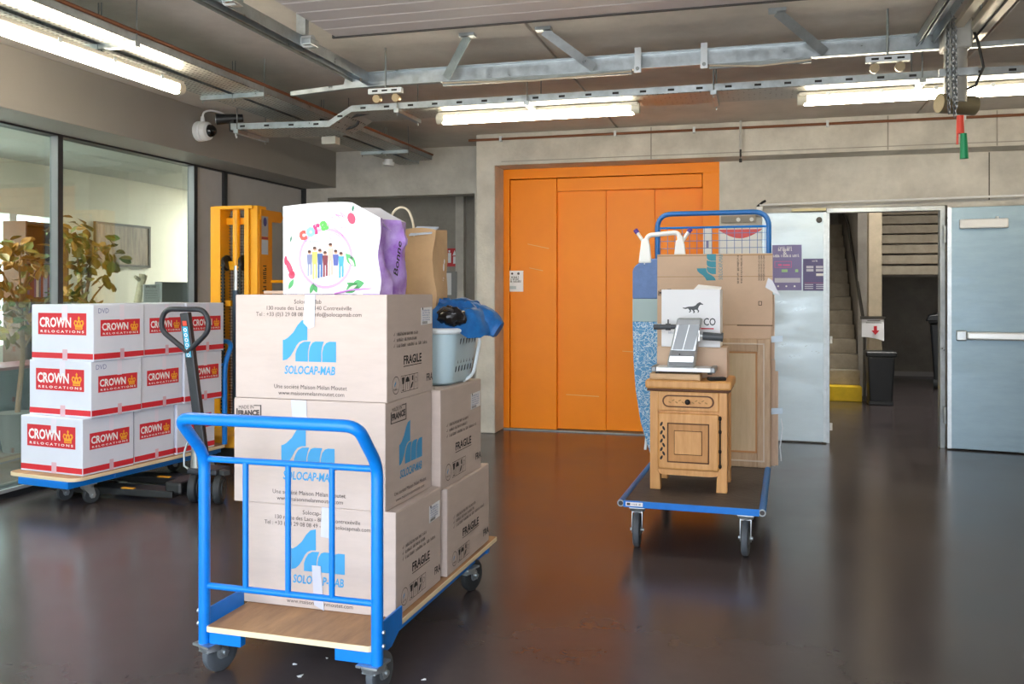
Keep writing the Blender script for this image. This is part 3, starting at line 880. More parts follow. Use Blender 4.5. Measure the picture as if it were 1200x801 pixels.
pr = MB().cyl((.055, -.1, 2.37), (.055, -.1, 2.47), .021, .019, n=12).build('red_pull', M('pull_red', '#d8402c', .45), t, smooth=True)
MB().cyl((.04, -.1, 2.31), (.042, -.1, 2.4), .006, n=6).build('red_cord', M('pull_red', '#d8402c', .45), t)
MB().cyl((.075, -.1, 2.23), (.072, -.1, 2.37), .023, .017, n=12).build('green_pull', M('pull_green', '#118a56', .45), t, smooth=True)

# copper pipe along the beam
t = thing('copper_pipe', 'thin copper pipe clipped along the top of the concrete beam', 'pipe', (0, 8.97, 3.075))
MB().cyl((-2.95, 0, 0), (4.4, 0, 0), .013, n=8).build('pipe', COPPER, t, smooth=True)
for x in (-2.6, -1.4, -.62, .62, 1.8, 3):
    MB().box(x - .012, x + .012, -.016, .03, -.025, .03).build('clip', ALU, t)
t = thing('pendant_sensor', 'thin drop tube with a black sensor hanging before the beam', 'sensor', (-.176, 8.93, 0))
MB().cyl((0, 0, 2.86), (0, 0, ZC), .012, n=8).build('tube', M('tube_grey', '#c2c0ba', .5), t)
MB().cyl((0, 0, 2.79), (0, 0, 2.86), .01, n=8).build('lead', BLACK, t)
MB().cyl((0, 0, 2.735), (0, 0, 2.77), .014, n=10).build('tip', BLACK, t, smooth=True)
MB().cyl((0, 0, 2.77), (0, 0, 2.79), .004, n=6).build('wire', BLACK, t)

# ================================================================== TROLLEYS AND LOADS
from mathutils import noise as _noise
def caster(parent, x, y, top, r, yaw, wd=.036, trail=.045, tyre=None, swivel=True):
    # part: fork with plate; sub-parts: tyre, hub
    rot = Matrix.Translation((x, y, 0)) @ Matrix.Rotation(yaw, 4, 'Z')
    m = MB()
    m.box(-.05, .05, -.045, .045, top - .008, top, rot)
    if swivel:
        m.cyl(rot @ Vector((0, 0, top - .03)), rot @ Vector((0, 0, top - .008)), .042, .048, n=18)
    for s in (-1, 1):
        yy = s * (wd / 2 + .008)
        base = [(-.035, yy, top - .03), (.035, yy, top - .03), (trail + .022, yy, r), (trail + .012, yy, r - .02), (trail - .012, yy, r - .02), (trail - .028, yy, r + .015)]
        m.prism([rot @ Vector(p) for p in base], (rot.to_3x3() @ Vector((0, s * .003, 0))))
    m.box(-.035, .035, -wd / 2 - .01, wd / 2 + .01, top - .034, top - .028, rot)
    m.cyl(rot @ Vector((trail, -wd / 2 - .02, r)), rot @ Vector((trail, wd / 2 + .02, r)), .009, n=10)
    c = m.build('caster', GALV, parent, smooth=True)
    ax = Matrix.Translation(rot @ Vector((trail, 0, r))) @ Matrix.Rotation(yaw, 4, 'Z') @ Matrix.Rotation(PI / 2, 4, 'X')
    h = wd / 2
    MB().lathe([(r * .55, -h * .9), (r * .88, -h), (r * .97, -h * .75), (r, -h * .3), (r, h * .3), (r * .97, h * .75), (r * .88, h), (r * .55, h * .9)], 26, ax).build('tyre', tyre or RUBBER, c, smooth=True)
    MB().lathe([(.012, -h * 1.1), (r * .3, -h * 1.05), (r * .5, -h * .6), (r * .56, -h * .7), (r * .56, h * .7), (r * .5, h * .6), (r * .3, h * 1.05), (.012, h * 1.1)], 20, ax).build('hub', M('hub_grey', '#8f979b', .4, metal=.5), c, smooth=True)
    return c
def rounded_plate(x0, x1, y0, y1, r, n=5):
    pts = []
    for cx, cy, a0 in ((x1 - r, y0 + r, -PI / 2), (x1 - r, y1 - r, 0), (x0 + r, y1 - r, PI / 2), (x0 + r, y0 + r, PI)):
        for i in range(n + 1):
            a = a0 + PI / 2 * i / n
            pts.append((cx + r * math.cos(a), cy + r * math.sin(a)))
    return pts
def deck(parent, x0, x1, y0, y1, z0, z1, r, topmat, edgemat):
    pts = rounded_plate(x0, x1, y0, y1, r)
    d = MB().prism([(a, b, z0) for a, b in pts], (0, 0, z1 - z0 - .001)).build('deck', edgemat, parent, bevel=.002)
    MB().prism([(a, b, z1 - .001) for a, b in rounded_plate(x0 + .004, x1 - .004, y0 + .004, y1 - .004, r)], (0, 0, .001)).build('deck_face', topmat, d)
    return d

# ------------------------------------------------------------------ near blue trolley
T1 = thing('platform_trolley', 'bright blue tube-handled platform trolley with plywood deck carrying brown cartons', 'trolley', (-1.702, 3.785, 0), R(-1.2))
deck(T1, -.35, .35, -.765, .77, .178, .2, .012, PLY, PLY_E)
for s in (-1, 1):
    MB().box(s * .30 - .02, s * .30 + .02, -.74, .7, .135, .178).build('side_rail', BLUE, T1, bevel=.003)
    MB().prism([(s * .352, -.74, .14), (s * .352, -.6, .14), (s * .352, -.5, .19), (s * .352, -.5, .262), (s * .352, -.74, .262)], (s * .008, 0, 0)).build('gusset', BLUE, T1)
MB().box(-.34, -.2, -.755, -.72, .13, .178).build('corner_bracket', BLUE, T1, bevel=.003)
MB().box(.2, .36, -.755, -.72, .13, .178).build('corner_bracket', BLUE, T1, bevel=.003)
MB().box(-.33, .33, .66, .7, .135, .178).build('end_rail', BLUE, T1, bevel=.003)
hx, hy = .368, -.745
path = fillet([(-hx, hy, .13), (-hx, hy, .86), (-hx, hy - .16, 1.025), (hx, hy - .16, 1.025), (hx, hy, .86), (hx, hy, .13)], .055, 6)
MB().tube(path, .0225, n=14).build('handle', BLUE, T1, smooth=True)
MB().cyl((-hx, hy, .845), (hx, hy, .845), .0125, n=10).build('cross_rail', BLUE, T1, smooth=True)
MB().cyl((-hx, hy, .352), (hx, hy, .352), .0125, n=10).build('cross_rail', BLUE, T1, smooth=True)
for i in (1, 2, 3):
    x = -hx + 2 * hx * i / 4
    MB().cyl((x, hy, .352), (x, hy, .845), .0115, n=10).build('bar', BLUE, T1, smooth=True)
for s in (-1, 1):
    for z in (.2, .25):
        MB().cyl((s * hx + .023 * s, hy, z), (s * hx + .03 * s, hy, z), .008, n=8).build('bolt', GALV, T1)
caster(T1, -.35, -.73, .13, .078, R(74), tyre=RUBBER)
caster(T1, .345, -.73, .13, .078, R(84), tyre=RUBBER)
caster(T1, -.3, .45, .13, .078, R(80), tyre=RUBBER_D)
caster(T1, .29, .45, .13, .078, R(75), tyre=RUBBER_D)

# ------------------------------------------------------------------ brown cartons
THUMB = [[(0, .02), (0, .37), (.03, .37), (.1, .41), (.2, .5), (.28, .62), (.36, .7), (.465, .725), (.465, .37), (.38, .365), (.31, .335), (.26, .28), (.21, .19), (.15, .1), (.08, .04)],
         [(.24, .01), (.24, .14), (.27, .22), (.32, .3), (.4, .345), (.53, .35), (.5, .28), (.478, .18), (.475, .01)],
         [(.492, .01), (.494, .17), (.515, .26), (.56, .33), (.62, .352), (.775, .352), (.745, .28), (.727, .18), (.725, .01)],
         [(.742, .01), (.744, .17), (.77, .27), (.82, .33), (.88, .352), (1, .352), (1, .01)]]
def fit(s, size, mat, par, f, x0, x1, y, **kw):
    return text(s, size, mat, par, f, x0, y, width=x1 - x0, **kw)
def print_logo(par, f, x0, wl, y0):
    lg = flat(THUMB, 'logo', LOGO, par, f, 1.0, x0, y0, wl)
    fit('SOLOCAP-MAB', wl * .195, LOGO, par, f, x0 + wl * .03, x0 + wl * .98, y0 - wl * .2, bold=.0012, shear=.15, name='logo_lettering')
def made_in(par, f, x, y, w_, h_):
    fit('MADE IN', h_ * .36, INK, par, f, x + w_ * .08, x + w_ * .68, y + h_ * .66, rot=R(3))
    fit('FRANCE', h_ * .5, INK, par, f, x + w_ * .06, x + w_ * .92, y + h_ * .2, bold=.002, rot=R(3))
    flat([rect(x, y, x + w_, y + h_ * .06), rect(x + w_ * .95, y, x + w_, y + h_), rect(x + w_ * .7, y + h_ * .92, x + w_, y + h_ * .98), rect(x - .002, y, x + w_ * .04, y + h_ * .7)], 'stamp_outline', INK, par, f)
def print_front(par, f, w_, h, kind):
    if kind == 'A':
        fit('Solocap-Mab', .025, INK, par, f, w_ * .4, w_ * .58, h * .915)
        fit('130 route des Lacs - 88140 Contrexéville', .024, INK, par, f, w_ * .21, w_ * .77, h * .855)
        fit('Tel : +33 (0)3 29 08 08 49 - info@solocapmab.com', .024, INK, par, f, w_ * .143, w_ * .84, h * .795)
    else:
        made_in(par, f, w_ * .02, h * .80, w_ * .17, h * .14)
    print_logo(par, f, w_ * .325, w_ * .352, h * .36)
    fit('Une société Maison Mélan Moutet', .025, INK, par, f, w_ * .265, w_ * .745, h * .105)
    fit('www.maisonmelanmoutet.com', .024, INK, par, f, w_ * .295, w_ * .73, h * .045)
def print_icons(par, f, x, y, s):
    flat(ring2(x + s * .5, y + s * .5, s * .46, s * .5), 'ring', INK, par, f)
    flat([THUMB[0]], 'mini_logo', LOGO, par, f, 1, x + s * .3, y + s * .4, s * .45)
    greek(par, f, x + s * .2, y + s * .22, s * .6, s * .1, INK_D)
    x += s * 1.18; hh = s * .95
    fr = []
    for i in range(4):
        fr += frame2(x + i * s * .62, y + s * .02, x + (i + 1) * s * .62, y + hh, .0022)
    flat(fr, 'icon_frame', INK, par, f)
    ic = []
    q = x + s * .31
    ic += [[(q - s * .2, y + hh * .9), (q + s * .2, y + hh * .9), (q + s * .12, y + hh * .5), (q - s * .12, y + hh * .5)], rect(q - s * .03, y + hh * .2, q + s * .03, y + hh * .5), rect(q - s * .12, y + hh * .1, q + s * .12, y + hh * .17)]
    q += s * .62
    ic += [[(q + s * .26 * math.cos(a), y + hh * .58 + s * .3 * math.sin(a)) for a in [PI * i / 10 for i in range(11)]], rect(q - s * .02, y + hh * .12, q + s * .02, y + hh * .6)]
    q += s * .62
    ic += [[(q - s * .2, y + hh * .1), (q + s * .05, y + hh * .2), (q + s * .22, y + hh * .5), (q + s * .05, y + hh * .5), (q - s * .1, y + hh * .35)], rect(q + s * .02, y + hh * .6, q + s * .2, y + hh * .9)]
    flat(ic, 'icon', INK_D, par, f)
    q += s * .62
    flat(ring2(q, y + hh * .6, s * .14, s * .17, 12) + [rect(q - s * .015, y + hh * .12, q + s * .015, y + hh * .45)], 'icon', INK, par, f)
def print_fragile(par, f, d, h, label):
    for i in range(3):
        yy = h * (.61 - .055 * i)
        flat([[(d * .13, yy + .006), (d * .138, yy), (d * .16, yy + .018), (d * .138, yy + .006)]], 'tick', INK_D, par, f)
        greek(par, f, d * .19, yy, d * (.46, .43, .68)[i], .012, INK, seed=i + 5)
    fit('FRAGILE', .05, INK_D, par, f, d * .33, d * .72, h * .33, bold=.0012)
    flat([rect(d * .33, h * .305, d * .73, h * .312)], 'underline', INK_D, par, f)
    print_icons(par, f, d * .1, h * .06, h * .17)
    fit('FRA', .045, INK_D, par, f, d * .84, d * .985, h * .115, bold=.001)
    if label:
        lb = flat([[(d * .71, h * .69), (d * .97, h * .7), (d * .97, h * .87), (d * .71, h * .865)]], 'shipping_label', WHITE_P, par, f, 1.5)
        for i in range(5):
            greek(lb, f, d * .735, h * (.83 - .024 * i), d * .19, .006, M('print_label', '#6f86b5', .6), k=2.5, seed=i)
        flat([rect(d * (.74 + .02 * i), h * .7, d * (.75 + .02 * i), h * .728) for i in range(6)] + [disc2(d * .745, h * .855, .006)], 'barcode', INK_D, lb, f, 2.5)
def brown_carton(label, cx, cy, z, w_, d, h, rz, kind, side, sticker=False, tapes=()):
    t = thing('brown_carton', label, 'carton', (cx, cy, z), rz, 'brown cartons on the near blue trolley')
    b = MB().box(-w_ / 2, w_ / 2, -d / 2, d / 2, 0.001, h - .002).build('body', CARD, t, bevel=.004)
    MB().box(-w_ / 2 + .002, w_ / 2 - .002, -d / 2 + .002, -.002, h - .004, h).build('top_flap', CARD, t)
    MB().box(-w_ / 2 + .002, w_ / 2 - .002, .002, d / 2 - .002, h - .004, h).build('top_flap', CARD, t)
    f = Face((-w_ / 2, -d / 2, 0), (1, 0, 0), (0, 0, 1))
    print_front(t, f, w_, h, kind)
    fs = Face((w_ / 2, -d / 2, 0), (0, 1, 0), (0, 0, 1))
    if side == 'F':
        print_fragile(t, fs, d, h, sticker)
    else:
        made_in(t, fs, d * .1, h * .79, d * .32, h * .16)
        print_logo(t, fs, d * .27, d * .5, h * .36)
        fit('Une société Maison Mélan Moutet', .022, INK, t, fs, d * .17, d * .86, h * .105)
        fit('www.maisonmelanmoutet.com', .021, INK, t, fs, d * .2, d * .82, h * .045)
    for pts in tapes:
        MB().prism([f.p(a, c, 2.0) for a, c in pts], f.N * .001).build('tape', TAPE, t)
    return t
rz1 = R(-1.2)
BH = .425
brown_carton('brown carton at the bottom of the front stack on the blue trolley', -1.728, 3.55, .2, .69, .49, .42, rz1, 'A', 'F', True,
             ([(.36, .30), (.41, .295), (.415, .42), (.365, .42)], [(.33, .02), (.375, .0), (.36, .18), (.32, .18)]))
brown_carton('brown carton in the middle of the front stack behind the blue handle', -1.768, 3.54, .62, .69, .49, .432, rz1, 'B', 'L', False,
             ([(.28, .32), (.345, .31), (.34, .432), (.27, .432)],))
brown_carton('brown carton on top of the front stack under the shopping bag', -1.764, 3.545, 1.052, .69, .49, .43, rz1, 'A', 'F', True,
             ([(.32, .315), (.345, .292), (.37, .30), (.375, .43), (.328, .43)],))
brown_carton('brown carton at the bottom of the rear stack at the deck end', -1.705, 4.15, .2, .69, .63, .40, R(-.5), 'A', 'F')
brown_carton('brown carton under the laundry basket on top of the rear stack', -1.72, 4.085, .60, .69, .58, .45, R(-.8), 'A', 'F', True)

# ------------------------------------------------------------------ white shopping bag
t = thing('shopping_bag', 'white printed shopping bag with purple side on the top brown carton', 'bag', (-1.746, 3.58, 1.482), R(-2))
bw, bd, bh = .455, .26, .385
BAGW = M('bag_white', '#f3f2f5', .45, var=.02)
BAGP = M('bag_purple', '#d3bdf0', .4, col2='#9a5fcc', vscale=11)
def top_of(x):
    q = (x + bw / 2) / bw
    return bh * (.985 + .03 * math.sin(q * 3.2) - (0 if q < .72 else (q - .72) * .55))
nx, nz2 = 22, 16
def sheet(fun, nu, nv):
    vs = [fun(i / nu, j / nv) for i in range(nu + 1) for j in range(nv + 1)]
    fs = [(i * (nv + 1) + j, (i + 1) * (nv + 1) + j, (i + 1) * (nv + 1) + j + 1, i * (nv + 1) + j + 1) for i in range(nu) for j in range(nv)]
    return MB().add(vs, fs)
def wob(p, a, s):
    return a * _noise.noise(Vector(p) * s)
def fr_(u, v):
    x = -bw / 2 + bw * u; z = top_of(x) * v
    k = .35 * max(0, (u - .78) / .22)
    return (x + .02 * k * math.sin(v * 9), -bd / 2 + k * k * .03 + wob((x, 0, z), .018 * k, 12), z)
def bk_(u, v):
    x = -bw / 2 + bw * u; z = top_of(x) * v
    return (x, bd / 2 + wob((x, 5, z), .03, 8), z)
def tp_(u, v):
    a, b = Vector(fr_(u, 1)), Vector(bk_(u, 1))
    p = a.lerp(b, v); p.z -= .05 * math.sin(PI * v); return p
def sdR(u, v):
    a, b = Vector(fr_(1, v)), Vector(bk_(1, v))
    p = a.lerp(b, u); p.x += .03 * math.sin(PI * u * 2.5 + v * 3) * math.sin(PI * u) + wob((u, v, 3), .035, 5) * math.sin(PI * u); return p
def sdL(u, v):
    a, b = Vector(fr_(0, v)), Vector(bk_(0, v))
    p = a.lerp(b, u); p.x += .03 * math.sin(PI * u); return p
MB.__dict__
sheet(fr_, nx, nz2).build('front_panel', BAGW, t, smooth=True)
sheet(bk_, nx, nz2).build('back_panel', BAGW, t, smooth=True)
sheet(tp_, nx, 8).build('top_fold', BAGW, t, smooth=True)
sp = sheet(sdR, 14, nz2).build('side_gusset', BAGP, t, smooth=True)
sheet(sdL, 8, nz2).build('side_gusset', BAGP, t, smooth=True)
MB().box(-bw / 2, bw / 2, -bd / 2, bd / 2, .0, .003).build('base', BAGP, t)
bf = Face((-bw / 2, -bd / 2, 0), (1, 0, 0), (0, 0, 1), .0015)
flat(ring2(bw * .45, bh * .4, bh * .305, bh * .335, 30), 'ring', M('bag_pink', '#d3a9e0', .5), t, bf)
LET = [M('let_red', '#e8564a', .5), M('let_cyan', '#8fd0e8', .5), M('let_pink', '#d63a78', .5), M('let_green', '#63c05a', .5)]
for i, ch in enumerate('cora'):
    text(ch, .075, LET[i], t, bf, bw * (.19 + .075 * i), bh * (.60 + .035 * i), bold=.004, k=2, rot=R(16))
greek(t, bf, bw * .24, bh * .575, bw * .22, .008, M('let_grey', '#9aa5a8', .6), k=2)
flat([rect(bw * .545, bh * .63, bw * .55, bh * .74)], 'accent', GREEN, t, bf)
SK = M('fig_skin', '#d9a48a', .6)
for i in range(7):          # a row of little drawn shoppers
    x = bw * (.285 + .055 * i); hh = bh * (.29 + .04 * ((i * 5) % 3)); y0 = bh * (.205 - .012 * ((i * 3) % 4))
    ct = M('fig_%d' % i, ('#7d84a8', '#d9d36a', '#3f5f9c', '#7c3440', '#d8b7a8', '#5563a8', '#4aa6c0')[i], .6)
    cb = M('figl_%d' % i, ('#9aa3b8', '#c7cf7a', '#3c66a8', '#8a3a48', '#e0b6a6', '#f0e9e2', '#4aa6c0')[i], .6)
    g = flat([[(x - .010, y0 + hh * .45), (x + .010, y0 + hh * .45), (x + .013, y0 + hh * .82), (x - .013, y0 + hh * .82)]], 'figure', ct, t, bf, 2)
    flat([rect(x - .010, y0, x - .002, y0 + hh * .45), rect(x + .003, y0 + .004, x + .011, y0 + hh * .45)], 'figure_legs', cb, g, bf, 2)
    flat([disc2(x, y0 + hh * .9, .0085)], 'figure_head', SK, g, bf, 2)
    flat([disc2(x, y0 + hh * .935, .008, .006)], 'figure_hair', M('fig_hair', '#54372c', .6), g, bf, 3)
LEAF_ = M('bag_leaf', '#58b06a', .5); BERRY = M('bag_berry', '#e04a6a', .5)
def leaf2(x, y, l, w_, a):
    pts = []
    for i in range(9):
        q = i / 8; pts.append((q * l, w_ * math.sin(PI * q)))
    for i in range(7, 0, -1):
        q = i / 8; pts.append((q * l, -w_ * math.sin(PI * q)))
    return [(x + a_ * math.cos(a) - b_ * math.sin(a), y + a_ * math.sin(a) + b_ * math.cos(a)) for a_, b_ in pts]
flat([leaf2(bw * .66, bh * .45, .075, .017, R(-50)), leaf2(bw * .67, bh * .13, .07, .014, R(-25)), leaf2(bw * .66, bh * .02, .07, .02, R(35)), leaf2(bw * .72, bh * .1, .06, .018, R(10)), leaf2(bw * .29, bh * .01, .05, .01, R(70)), leaf2(bw * .36, bh * .02, .04, .01, R(110)), leaf2(bw * .06, bh * .06, .05, .01, R(60))], 'leaf_print', LEAF_, t, bf)
flat([leaf2(bw * .69, bh * .40, .045, .008, R(-50)), leaf2(bw * .68, bh * .05, .05, .007, R(25))], 'leaf_vein', M('bag_leaf_pale', '#cfe8c8', .5), t, bf, 2)
flat([disc2(bw * .72, bh * .83, .018, .025, rot=R(20)), disc2(bw * .07, bh * .3, .012, .04, rot=R(25)), disc2(bw * .095, bh * .22, .016, .018), disc2(bw * .03, bh * .38, .008, .02)], 'berry_print', BERRY, t, bf)
flat([leaf2(bw * .73, bh * .9, .03, .005, R(80)), leaf2(bw * .08, bh * .58, .03, .004, R(80))], 'stalk', M('bag_stem', '#2c7a5c', .5), t, bf)
rg = random.Random(3)
flat([leaf2(bw * (.38 + .25 * rg.random()), bh * (.66 + .26 * rg.random()), .03 + .03 * rg.random(), .0012, R(-60 + 40 * rg.random())) for i in range(16)], 'petal_print', M('bag_petal', '#d86aa8', .5), t, bf)
flat([leaf2(bw * (.04 + .2 * rg.random()), bh * (.7 + .18 * rg.random()), .04, .0012, R(-30 + 20 * rg.random())) for i in range(9)], 'frond_print', M('bag_frond', '#9cc0a8', .5), t, bf)
MB().tube([(-bw / 2 + .25, -bd / 2 - .004, .004), (0.1, -bd / 2 - .004, .02), (bw / 2, -bd / 2 + .01, .028)], .004).build('hem', M('bag_hem', '#d58fe0', .5), t)
sf = Face((bw / 2 + .045, -.07, .08), (0, .28, .96), (0, -.96, .28))
text('Bonne', .06, INK_D, t, sf, 0, -.02, bold=.001)
# strip of card peeping out
tag(MB().box(-.09, .02, -.02, .02, 0, .012).build('paper_strip', CARD_S), 'short strip of folded card lying left of the shopping bag', 'card strip').location = (-1.995, 3.5, 1.486)

# ------------------------------------------------------------------ laundry basket
BASK = M('basket_blue', '#b9d3de', .35)
t = thing('laundry_basket', 'pale blue plastic laundry basket with slotted sides on the rear stack', 'basket', (-1.61, 4.13, 1.052), R(-2))
def rr(w_, d, r, z, n=6):
    return [(a, b, z) for a, b in rounded_plate(-w_ / 2, w_ / 2, -d / 2, d / 2, r, n)]
rings = [(.40, .30, .05, .0), (.43, .33, .06, .012), (.48, .385, .07, .15), (.50, .41, .075, .25)]
vs = [p for q in rings for p in rr(*q)]
n = len(rr(*rings[0])); fs = [tuple(reversed(range(n)))]
for j in range(3):
    fs += [(j * n + i, j * n + (i + 1) % n, (j + 1) * n + (i + 1) % n, (j + 1) * n + i) for i in range(n)]
MB().add(vs, fs).build('tub', BASK, t, smooth=True)
MB().tube(rr(.52, .43, .08, .258), .014, n=10, closed=True).build('rim', M('basket_rim', '#dfe9ee', .35), t, smooth=True)
hol = MB()
for j, z in enumerate((.06, .10, .145, .19)):
    for i in range(6):
        q = z / .25
        yy = -.1 + .04 * i + (.015 if j % 2 else 0); xx = .215 + .035 * q + .001
        hol.prism([(xx, yy - .006, z), (xx, yy + .006, z + .004), (xx + .004, yy + .006, z + .03), (xx + .004, yy - .006, z + .026)], (.0015, 0, 0))
        if i < 8:
            pass
hol.build('slot', M('slot_navy', '#24384a', .7), t)
MB().box(.0, .035, -.205, -.196, .125, .14).build('slot', M('slot_navy', '#24384a', .7), t)
MB().tube(fillet([(.262, .12, .26), (.27, .12, .2), (.24, .1, .03), (.2, .06, .0)], .05), .008).build('rib', M('basket_rim', '#dfe9ee', .35), t)
# blue jacket heaped over the basket
JAC = M('jacket_blue', '#1673bb', .55, col2='#0d4f8f', vscale=14, bump=.2, bscale=20)
def blob(c, rx, ry, rz_, amp, sc, nu=28, nv=16, seed=0):
    def f(u, v):
        a, b = 2 * PI * u, PI * (v - .5)
        d = Vector((math.cos(b) * math.cos(a), math.cos(b) * math.sin(a), math.sin(b)))
        k = 1 + amp * _noise.noise(d * sc + Vector((seed, 0, 0))) + amp * .5 * _noise.noise(d * sc * 2.7 + Vector((0, seed, 0)))
        return (c[0] + d.x * rx * k, c[1] + d.y * ry * k, c[2] + d.z * rz_ * k)
    return sheet(f, nu, nv)
t = thing('blue_jacket', 'crumpled blue jacket heaped in the laundry basket with a sleeve hanging out', 'jacket', (-1.6, 4.12, 1.24))
def cloth(c, rx, ry, hgt, amp, seed, nu=40, nv=14, droop=None):
    # heap of cloth: a dome with sharp folds
    def f(u, v):
        a = 2 * PI * u; q = v
        r = 1 - q ** 1.6
        x, y = rx * r * math.cos(a), ry * r * math.sin(a)
        p = Vector((x * 9 + seed, y * 9, q * 2))
        fold = amp * (1 - abs(_noise.noise(p)) * 3.0) + amp * .6 * (1 - abs(_noise.noise(p * 2.3)) * 3.0)
        return (c[0] + x + fold * .6 * math.cos(a), c[1] + y + fold * .6 * math.sin(a), c[2] + hgt * (1 - (1 - q) ** 2.2) + fold)
    return sheet(f, nu, nv)
cloth((.13, 0, .04), .215, .17, .155, .02, 3, 48, 18).build('body', JAC, t, smooth=True)
def sleeve(pts, rs, seed, name):
    m_ = MB().tube([p for p in pts], rs, n=18)
    vs_ = []
    for p in m_.v:
        q = Vector(p); k = _noise.noise(q * 13 + Vector((seed, 0, 0))) + .5 * _noise.noise(q * 30)
        vs_.append((p[0] + .012 * k, p[1] + .012 * k, p[2] + .016 * k))
    m_.v = vs_
    return m_.build(name, JAC, t, smooth=True)
def dense(pts, n=22):
    out_ = []
    L_ = len(pts) - 1
    for i in range(n + 1):
        q = i / n * L_; k = min(int(q), L_ - 1); fq = q - k
        out_.append(tuple(a_ + (b_ - a_) * fq for a_, b_ in zip(pts[k], pts[k + 1])))
    return [Vector(p) for p in out_]
pts_ = dense(fillet([(.16, .0, .11), (.22, .02, .14), (.29, .04, .125), (.35, .05, .09), (.385, .05, .07)], .08, 4))
sleeve(pts_, [.04 + .025 * math.sin(PI * min(1, i / len(pts_) * 1.1)) for i in range(len(pts_))], 2, 'sleeve')
pts_ = dense(fillet([(-.02, .08, .14), (.1, .1, .17), (.22, .1, .165), (.3, .1, .12)], .08, 4))
sleeve(pts_, [.03 + .022 * math.sin(PI * i / len(pts_)) for i in range(len(pts_))], 7, 'hood')
t = thing('black_pouch', 'small shiny black pouch lying on the blue jacket', 'pouch', (-1.395, 3.98, 1.375), R(-20))
bl = blob((0, 0, 0), .075, .05, .05, .3, 2.0, 18, 12, seed=9).build('body', M('pouch_black', '#141214', .25), t, smooth=True)
MB().tube([(-.05, -.04, .02), (0, -.055, .045), (.05, -.045, .03)], .006).build('zip', M('pouch_zip', '#3c3a3c', .4), t, smooth=True)

# ------------------------------------------------------------------ paper bag
t = thing('paper_bag', 'brown kraft paper bag with a twisted cord handle behind the shopping bag', 'bag', (-1.665, 4.12, 1.36), R(2))
pw, pd, ph = .33, .2, .44
def pf(u, v):
    x = -pw / 2 + pw * u
    return (x + .01 * math.sin(v * 7), -pd / 2 + wob((x, 1, v), .02, 5), ph * v * (1 - .03 * u) - .01 * math.sin(u * 6) * v)
def pb_(u, v):
    x = -pw / 2 + pw * u
    return (x, pd / 2 + wob((x, 2, v), .02, 5), ph * v)
def ps(s):
    def g(u, v):
        a, b = Vector(pf(1 if s > 0 else 0, v)), Vector(pb_(1 if s > 0 else 0, v))
        p = a.lerp(b, u); p.x -= s * .04 * (1 - abs(2 * u - 1)) * v - s * .03 * math.sin(PI * v) * math.sin(PI * u); return p
    return g
sheet(pf, 14, 12).build('front_panel', KRAFT, t, smooth=True)
sheet(pb_, 14, 12).build('back_panel', KRAFT, t, smooth=True)
sheet(ps(1), 10, 12).build('side_fold', KRAFT, t)
sheet(ps(-1), 10, 12).build('side_fold', KRAFT, t)
MB().box(-pw / 2, pw / 2, -pd / 2, pd / 2, .0, .004).build('base', KRAFT, t)
MB().tube(fillet([(-.06, -.09, .38), (-.065, -.09, .46), (-.05, -.09, .52), (-.01, -.09, .545), (.03, -.09, .53), (.055, -.09, .47), (.06, -.09, .40)], .04, 4), .0055).build('cord_handle', M('cord_cream', '#e6d9c0', .6), t, smooth=True)
MB().prism([(.04, -.11, .40), (.15, -.1, .41), (.17, -.05, .44), (.06, -.05, .445)], (0, 0, .006)).build('tissue', M('tissue', '#c3cfdd', .5), t)
pfc = Face((pw / 2 + .012, -.05, .06), (0, .2, .97), (0, -.97, .2))
flat([disc2(.2, -.015, .02, .012), disc2(.23, -.02, .012, .01)], 'white_print', WHITE_P, t, pfc)
greek(t, pfc, .02, -.03, .14, .014, WHITE_P)

# ------------------------------------------------------------------ white cartons on the far-left trolley
rz3 = R(-7.5)
C0 = Vector((-4.50, 5.153, 0))
T3 = thing('platform_trolley', 'low blue platform trolley by the glazing carrying white cartons', 'trolley', C0, rz3)
deck(T3, -.625, .035, -.085, 1.45, .195, .22, .07, PLY, PLY_E)
MB().box(-.5, -.02, -.09, 1.38, .145, .195).build('frame', BLUE, T3, bevel=.004)
MB().box(-.06, .0, .3, 1.4, .155, .195).build('side_rail', BLUE_T2, T3, bevel=.004)
def inv3(p):
    q = Matrix.Rotation(-rz3, 3, 'Z') @ (Vector(p) - C0); return q
for (wx, wy, ya) in ((-4.80, 5.30, 60), (-4.56, 5.28, 62), (-4.70, 6.4, 70), (-4.35, 6.4, 70)):
    q = inv3((wx, wy, 0)); caster(T3, q.x, q.y, .145, .058, R(ya + 12), wd=.032, trail=.03, tyre=RUBBER_D)
hp = fillet([(.02, 1.42, .22), (.02, 1.42, .9), (.02, 1.53, 1.07), (-.66, 1.53, 1.07), (-.66, 1.42, .9), (-.66, 1.42, .22)], .12, 7)
MB().tube(hp, .021, n=12).build('handle', BLUE, T3, smooth=True)
MB().cyl((.02, 1.42, .88), (-.66, 1.42, .88), .012).build('cross_rail', BLUE, T3, smooth=True)
CROWN_P = [[(.1, 0), (.9, 0), (.88, .2), (1.05, .48), (.98, .7), (.8, .74), (.66, .62), (.55, .78), (.62, .88), (.5, 1.05), (.38, .88), (.45, .78), (.34, .62), (.2, .74), (.02, .7), (-.05, .48), (.12, .2)]]
CROWN_C = [disc2(.2, .5, .1, .12, 10), disc2(.8, .5, .1, .12, 10), disc2(.5, .45, .07, .12, 10), rect(.2, .1, .8, .15)]
